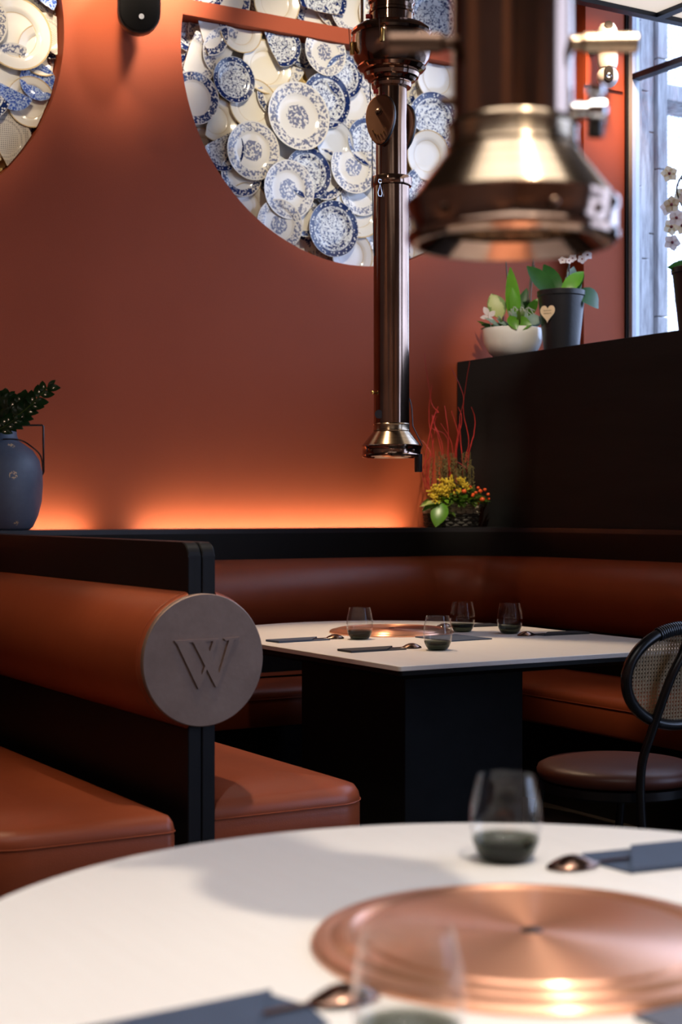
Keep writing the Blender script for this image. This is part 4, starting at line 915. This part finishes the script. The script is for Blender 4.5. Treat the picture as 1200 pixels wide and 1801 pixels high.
def tallpot(loc, label, heart):
    t = thing('orchid_pot', label, 'plant pot', loc)
    bm = bmesh.new(); lathe(bm, [(0, 0), (.078, 0), (.082, .004), (.112, .285), (.117, .290), (.118, .312), (.113, .315), (.108, .312), (.104, .26), (0, .25)], 64); done('pot', bm, M['darkpot'], t, smooth=35)
    bm = bmesh.new(); lathe(bm, [(.103, .27), (.06, .285), (0, .29)], 32); done('bark', bm, M['soil'], t)
    if heart:
        hp_ = []
        for k in range(40):
            a = 2 * PI * k / 40; hp_.append((.0023 * 16 * sin(a) ** 3, .0029 * (13 * cos(a) - 5 * cos(2 * a) - 2 * cos(3 * a) - cos(4 * a))))
        bm = bmesh.new(); prism(bm, hp_, -.0015, .0015, 'y')
        bm.transform(Matrix.Translation(V3(-.078, -.082, .20)) @ Matrix.Rotation(R(-30.7 - 28), 4, 'Z') @ Matrix.Rotation(R(-5), 4, 'X')); hh = done('heart_tag', bm, M['tag'], t, smooth=30)
        bm = bmesh.new()
        for ln in range(2):
            pts = []
            for k in range(34): pts.append((-.020 + .0012 * k, -.0022, (.010 - .014 * ln) + .0035 * sin(k * 1.25 + ln) * (1 if k % 7 else .2)))
            tube(bm, pts, .0006, 4)
        bm.transform(Matrix.Translation(V3(-.078, -.082, .20)) @ Matrix.Rotation(R(-30.7 - 28), 4, 'Z') @ Matrix.Rotation(R(-5), 4, 'X')); done('handwriting', bm, M['ink'], hh)
    return t
op = tallpot((4.70, 5.83, ZB), 'tall anthracite pot with heart tag holding an orchid, right of the white bowl', True)
lf(op, M['leaf_dark'], -.03, -.02, .29, -.95, -.1, .9, .20, .085, bend=-.05)
lf(op, M['leaf_bright'], -.01, -.05, .29, .75, -.1, .85, .17, .07, bend=.35)
lf(op, M['leaf_dark'], .05, -.05, .29, 1.0, -.2, -.02, .20, .095, bend=1.0)
lf(op, M['leaf_dark'], .0, .02, .28, -.35, .2, 1, .22, .08); lf(op, M['leaf_grey'], .03, .02, .28, .25, .2, 1, .2, .06); lf(op, M['leaf_grey'], .06, .04, .27, .3, .2, 1, .16, .05); lf(op, M['leaf_dark'], .02, -.02, .28, .5, -.1, .7, .15, .05)
def spray(t, pts, fl, seed, mats):
    rn = random.Random(seed); bm = bmesh.new(); tube(bm, catm([V3(*p) for p in pts], 8), .0035, 7); done('flower_stem', bm, M['stem'], t)
    for (la, de, z, r) in fl:
        bp2, bl2 = bmesh.new(), bmesh.new(); flower(bp2, bl2, V3(la, de, z), V3(rn.uniform(-.5, .3), -1, rn.uniform(-.2, .3)), r, rn)
        me = bpy.data.meshes.new('blossom'); bp2.to_mesh(me); bp2.free(); me.shade_smooth(); o = link('blossom', me, M[rn.choice(mats)], t)
        done('lip', bl2, M['lip'], o)
spray(op, [(.02, 0, .28), (.03, 0, .42), (.07, -.02, .50), (.12, -.02, .50)], [(.12, -.03, .485, .028), (.095, -.03, .465, .024), (.05, -.03, .47, .022), (.03, -.04, .455, .018), (.0, -.03, .46, .02)], 2, ['petal', 'petal'])
spray(op, [(.035, .02, .28), (.04, .02, .45), (.02, .0, .60), (-.06, -.02, .68)], [(-.04, -.03, .66, .03), (.0, -.03, .62, .03), (.02, -.03, .57, .028)], 3, ['petal'])
op2 = tallpot((4.76, 4.96, ZB), 'dark pot with a flowering orchid at the right edge by the window', False)
rn = random.Random(8)
fl = [(-.10 + rn.uniform(-.045, .09), -.03 + rn.uniform(-.05, .04), .44 + .017 * k + rn.uniform(-.02, .02), .038) for k in range(17)]
spray(op2, [(0, 0, .28), (-.03, -.02, .40), (-.05, -.02, .52), (-.10, -.02, .66), (-.02, -.02, .78)], fl[:6], 5, ['petaly', 'petaly', 'petal'])
spray(op2, [(.0, .02, .28), (-.01, .02, .45), (-.02, .0, .62), (-.08, -.02, .70)], fl[6:] + [(-.02, -.04, .55, .03), (.03, -.04, .60, .03), (0, -.04, .68, .03)], 6, ['petal', 'petal', 'petaly'])
for dl, dz, L in ((-.9, .25, .14), (1, .6, .2), (.2, 1, .2), (1, -.1, .2)): lf(op2, M['leaf_dark'], .0, -.03, .295, dl, -.25, dz, L, .07, bend=.5)

# ------------------------------------------------------------------ wall devices
sp = thing('wall_speaker', 'black rounded wall speaker mounted high between the two plate mosaics', 'speaker', (2.655, 6.20, 3.435))
bm = bmesh.new()
def caps(w, h, n=12): return [(w * cos(a) , (h - w) + w * sin(a)) for a in [PI * k / n for k in range(n + 1)]] + [(w * cos(a), -(h - w) + w * sin(a)) for a in [PI + PI * k / n for k in range(n + 1)]]
loft(bm, [[(x, y, z) for x, z in caps(w, h)] for w, h, y in ((.070, .145, .075), (.090, .165, .02), (.094, .168, -.045), (.090, .164, -.056))])
mm = Matrix.Rotation(R(-20), 4, 'Z') @ Matrix.Rotation(R(6), 4, 'X'); bm.transform(mm); body = done('cabinet', bm, M['rubber'], sp, smooth=35)
bm = bmesh.new(); loft(bm, [[(x, y, z) for x, z in caps(w, h)] for w, h, y in ((.084, .158, -.0565), (.082, .156, -.062), (.075, .15, -.064))]); bm.transform(mm); gr = done('grille', bm, M['black'], sp, smooth=35)
bm = bmesh.new(); lathe(bm, [(0, 0), (.0115, 0), (.0115, .002), (0, .002)], 24); bm.transform(mm @ Matrix.Translation((.010, -.064, -.095)) @ Matrix.Rotation(PI / 2, 4, 'X')); done('round_badge', bm, M['print'], gr)
bm = bmesh.new(); tube(bm, [(0, .06, 0), (0, .127, 0)], .018, 12); lathe(bm, [(0, 0), (.04, 0), (.04, .008), (0, .008)], 24); bm2 = bm
done('bracket', bm, M['rubber'], sp)

cmx = thing('security_camera', 'white bulb-shaped security camera fixed to the terracotta column by the window', 'camera', (5.185, 6.06, 3.36))
bm = bmesh.new(); bmesh.ops.create_uvsphere(bm, u_segments=32, v_segments=20, radius=.056, matrix=Matrix.Translation((0, 0, .056))); hd = done('ball_head', bm, M['white'], cmx, smooth=80)
mface = Matrix.Rotation(R(-33), 4, 'Z')
bm = bmesh.new(); loft(bm, [[(x, y, z + .058) for x, z in caps(w, h)] for w, h, y in ((.024, .042, -.030), (.024, .042, -.0545), (.020, .037, -.0585))]); bm.transform(mface); fc_ = done('lens_face', bm, M['rubber'], hd, smooth=30)
bm = bmesh.new(); lathe(bm, [(.012, 0), (.014, .002), (.011, .003), (.008, .001), (0, .001)], 24); bm.transform(mface @ Matrix.Translation((0, -.0585, .046)) @ Matrix.Rotation(PI / 2, 4, 'X')); done('lens', bm, M['chrome'], fc_)
bm = bmesh.new(); lathe(bm, [(0, .10), (.046, .10), (.053, .125), (.054, .170), (.050, .174), (0, .174)], 48); done('housing', bm, M['white'], cmx, smooth=35)
for q in range(2):
    bm = bmesh.new(); z = .175 + q * .013; lathe(bm, [(0, z), (.050, z), (.053, z + .005), (.050, z + .0115), (0, z + .0115)], 48); done('thread_ring', bm, M['tag'], cmx, smooth=35)
bm = bmesh.new(); lathe(bm, [(0, .202), (.052, .202), (.052, .262), (.050, .30), (.036, .325), (0, .333)], 48); sk = done('upper_dome', bm, M['white'], cmx, smooth=35)
bm = bmesh.new(); lathe(bm, [(0, 0), (.024, 0), (.022, .012), (0, .014)], 24); bm.transform(mface @ Matrix.Translation((0, -.036, .308)) @ Matrix.Rotation(R(65), 4, 'X')); done('sensor_cap', bm, M['rubber'], sk)
bm = bmesh.new(); box(bm, -.02, .02, .03, .1395, .205, .245, bev=.003)
for z in (.145, .215): tube(bm, [(.045, .0, z), (.078, .02, z)], .007, 8)
tube(bm, [(.078, .02, .13), (.078, .02, .23), ], .005, 8); tube(bm, [(.078, .02, .215), (.078, .139, .215)], .005, 8); done('bracket', bm, M['rubber'], cmx, smooth=30)

# ------------------------------------------------------------------ ceiling light raft and lamps
rf = thing('ceiling_light_grid', 'black framed ceiling grid with pale backlit panels, top right corner', 'ceiling light', (3.3, 2.9, 3.30))
XS = [-1.4, -.78, .1, 1.3, 2.2, 4.52 - 3.3, 4.95 - 3.3]; gx = [.62, 1.22, 1.66]; gy = [-1.54, -.64, .26, 1.16, 2.06]
for x in gx: done('frame_bar', bx(x - .022, x + .022, gy[0] - .022, gy[-1] + .022, 0, .06), M['steel'], rf, smooth=0)
for y in gy:
    for a, b in zip(gx, gx[1:]): done('frame_bar', bx(a + .0225, b - .0225, y - .022, y + .022, 0, .06), M['steel'], rf, smooth=0)
for a, b in zip(gx, gx[1:]):
    for c, d in zip(gy, gy[1:]):
        hx, hy = 3.045 - 3.3, 4.765 - 2.9; nx, ny = .963 - 3.3, 1.275 - 2.9
        if a < hx < b and c < hy < d:    # split the panel round the hood duct
            for r4 in ((a, hx - .09, c, d), (hx + .09, b, c, d), (hx - .09, hx + .09, c, hy - .09), (hx - .09, hx + .09, hy + .09, d)):
                if r4[1] - r4[0] > .03 and r4[3] - r4[2] > .03: done('diffuser_panel', bx(r4[0] + .0225 * (r4[0] == a), r4[1] - .0225 * (r4[1] == b), r4[2] + .0225 * (r4[2] == c), r4[3] - .0225 * (r4[3] == d), .02, .026), M['diffuser'], rf, smooth=0)
            continue
        done('diffuser_panel', bx(a + .0225, b - .0225, c + .0225, d - .0225, .02, .026), M['diffuser'], rf, smooth=0)
for x, y in ((gx[0], gy[0]), (gx[0], gy[-1]), (gx[-1], gy[0]), (gx[-1], gy[-1])):
    bm = bmesh.new(); tube(bm, [(x, y, .06), (x, y, 1.199)], .005, 8); done('suspension_rod', bm, M['steel'], rf)
r2 = thing('ceiling_light_grid', 'added unseen ceiling grid, soft fill light over the near table', 'ceiling light', (.963, .55, 3.30))  # out of view, added as soft top light for the near table
X2 = (-1.50, -.80, -.12, .12, 1.10)
for x in X2: done('frame_bar', bx(x - .022, x + .022, -1.30, 1.30, 0, .06), M['steel'], r2, smooth=0)
for a, b in zip(X2, X2[1:]):
    for y in (-1.28, 0, 1.28):
        if y == 0 and a == -.12: continue
        done('frame_bar', bx(a + .0225, b - .0225, y - .02, y + .02, 0, .06), M['steel'], r2, smooth=0)
    if a != -.12:
        for c, d in ((-1.26, -.02), (.02, 1.26)): done('diffuser_panel', bx(a + .0225, b - .0225, c, d, .02, .026), M['fill_diffuser'], r2, smooth=0)
for x in (-1.50, 1.10):
    for y in (-1.28, 1.28): bm = bmesh.new(); tube(bm, [(x, y, .06), (x, y, 1.199)], .005, 8); done('suspension_rod', bm, M['steel'], r2)
lab = ['small black ceiling spotlight above the near table', 'small black ceiling spotlight above the far table', 'small black ceiling spotlight above the emblem divider', 'small black ceiling spotlight above the left bench', 'unseen spotlight added to brighten the back left bench corner']
for (p, t_, e, s, c), l in zip(DOWN, lab):
    o = thing('ceiling_spotlight', l, 'light', (p[0], p[1], p[2] + .0)); dr = (Vector(t_) - Vector(p)).normalized(); q = dr.to_track_quat('-Z', 'Y').to_matrix().to_4x4()
    bm = bmesh.new(); lathe(bm, [(.036, -.03), (.04, -.03), (.04, .07), (0, .075), (0, .06), (.036, .055)], 24, close=False); bm.transform(q); done('can', bm, M['rubber'], o)
    top = 4.499 - p[2]; bm = bmesh.new(); tube(bm, [(0, 0, .06), (0, 0, top)], .005, 8); done('stem', bm, M['rubber'], o)
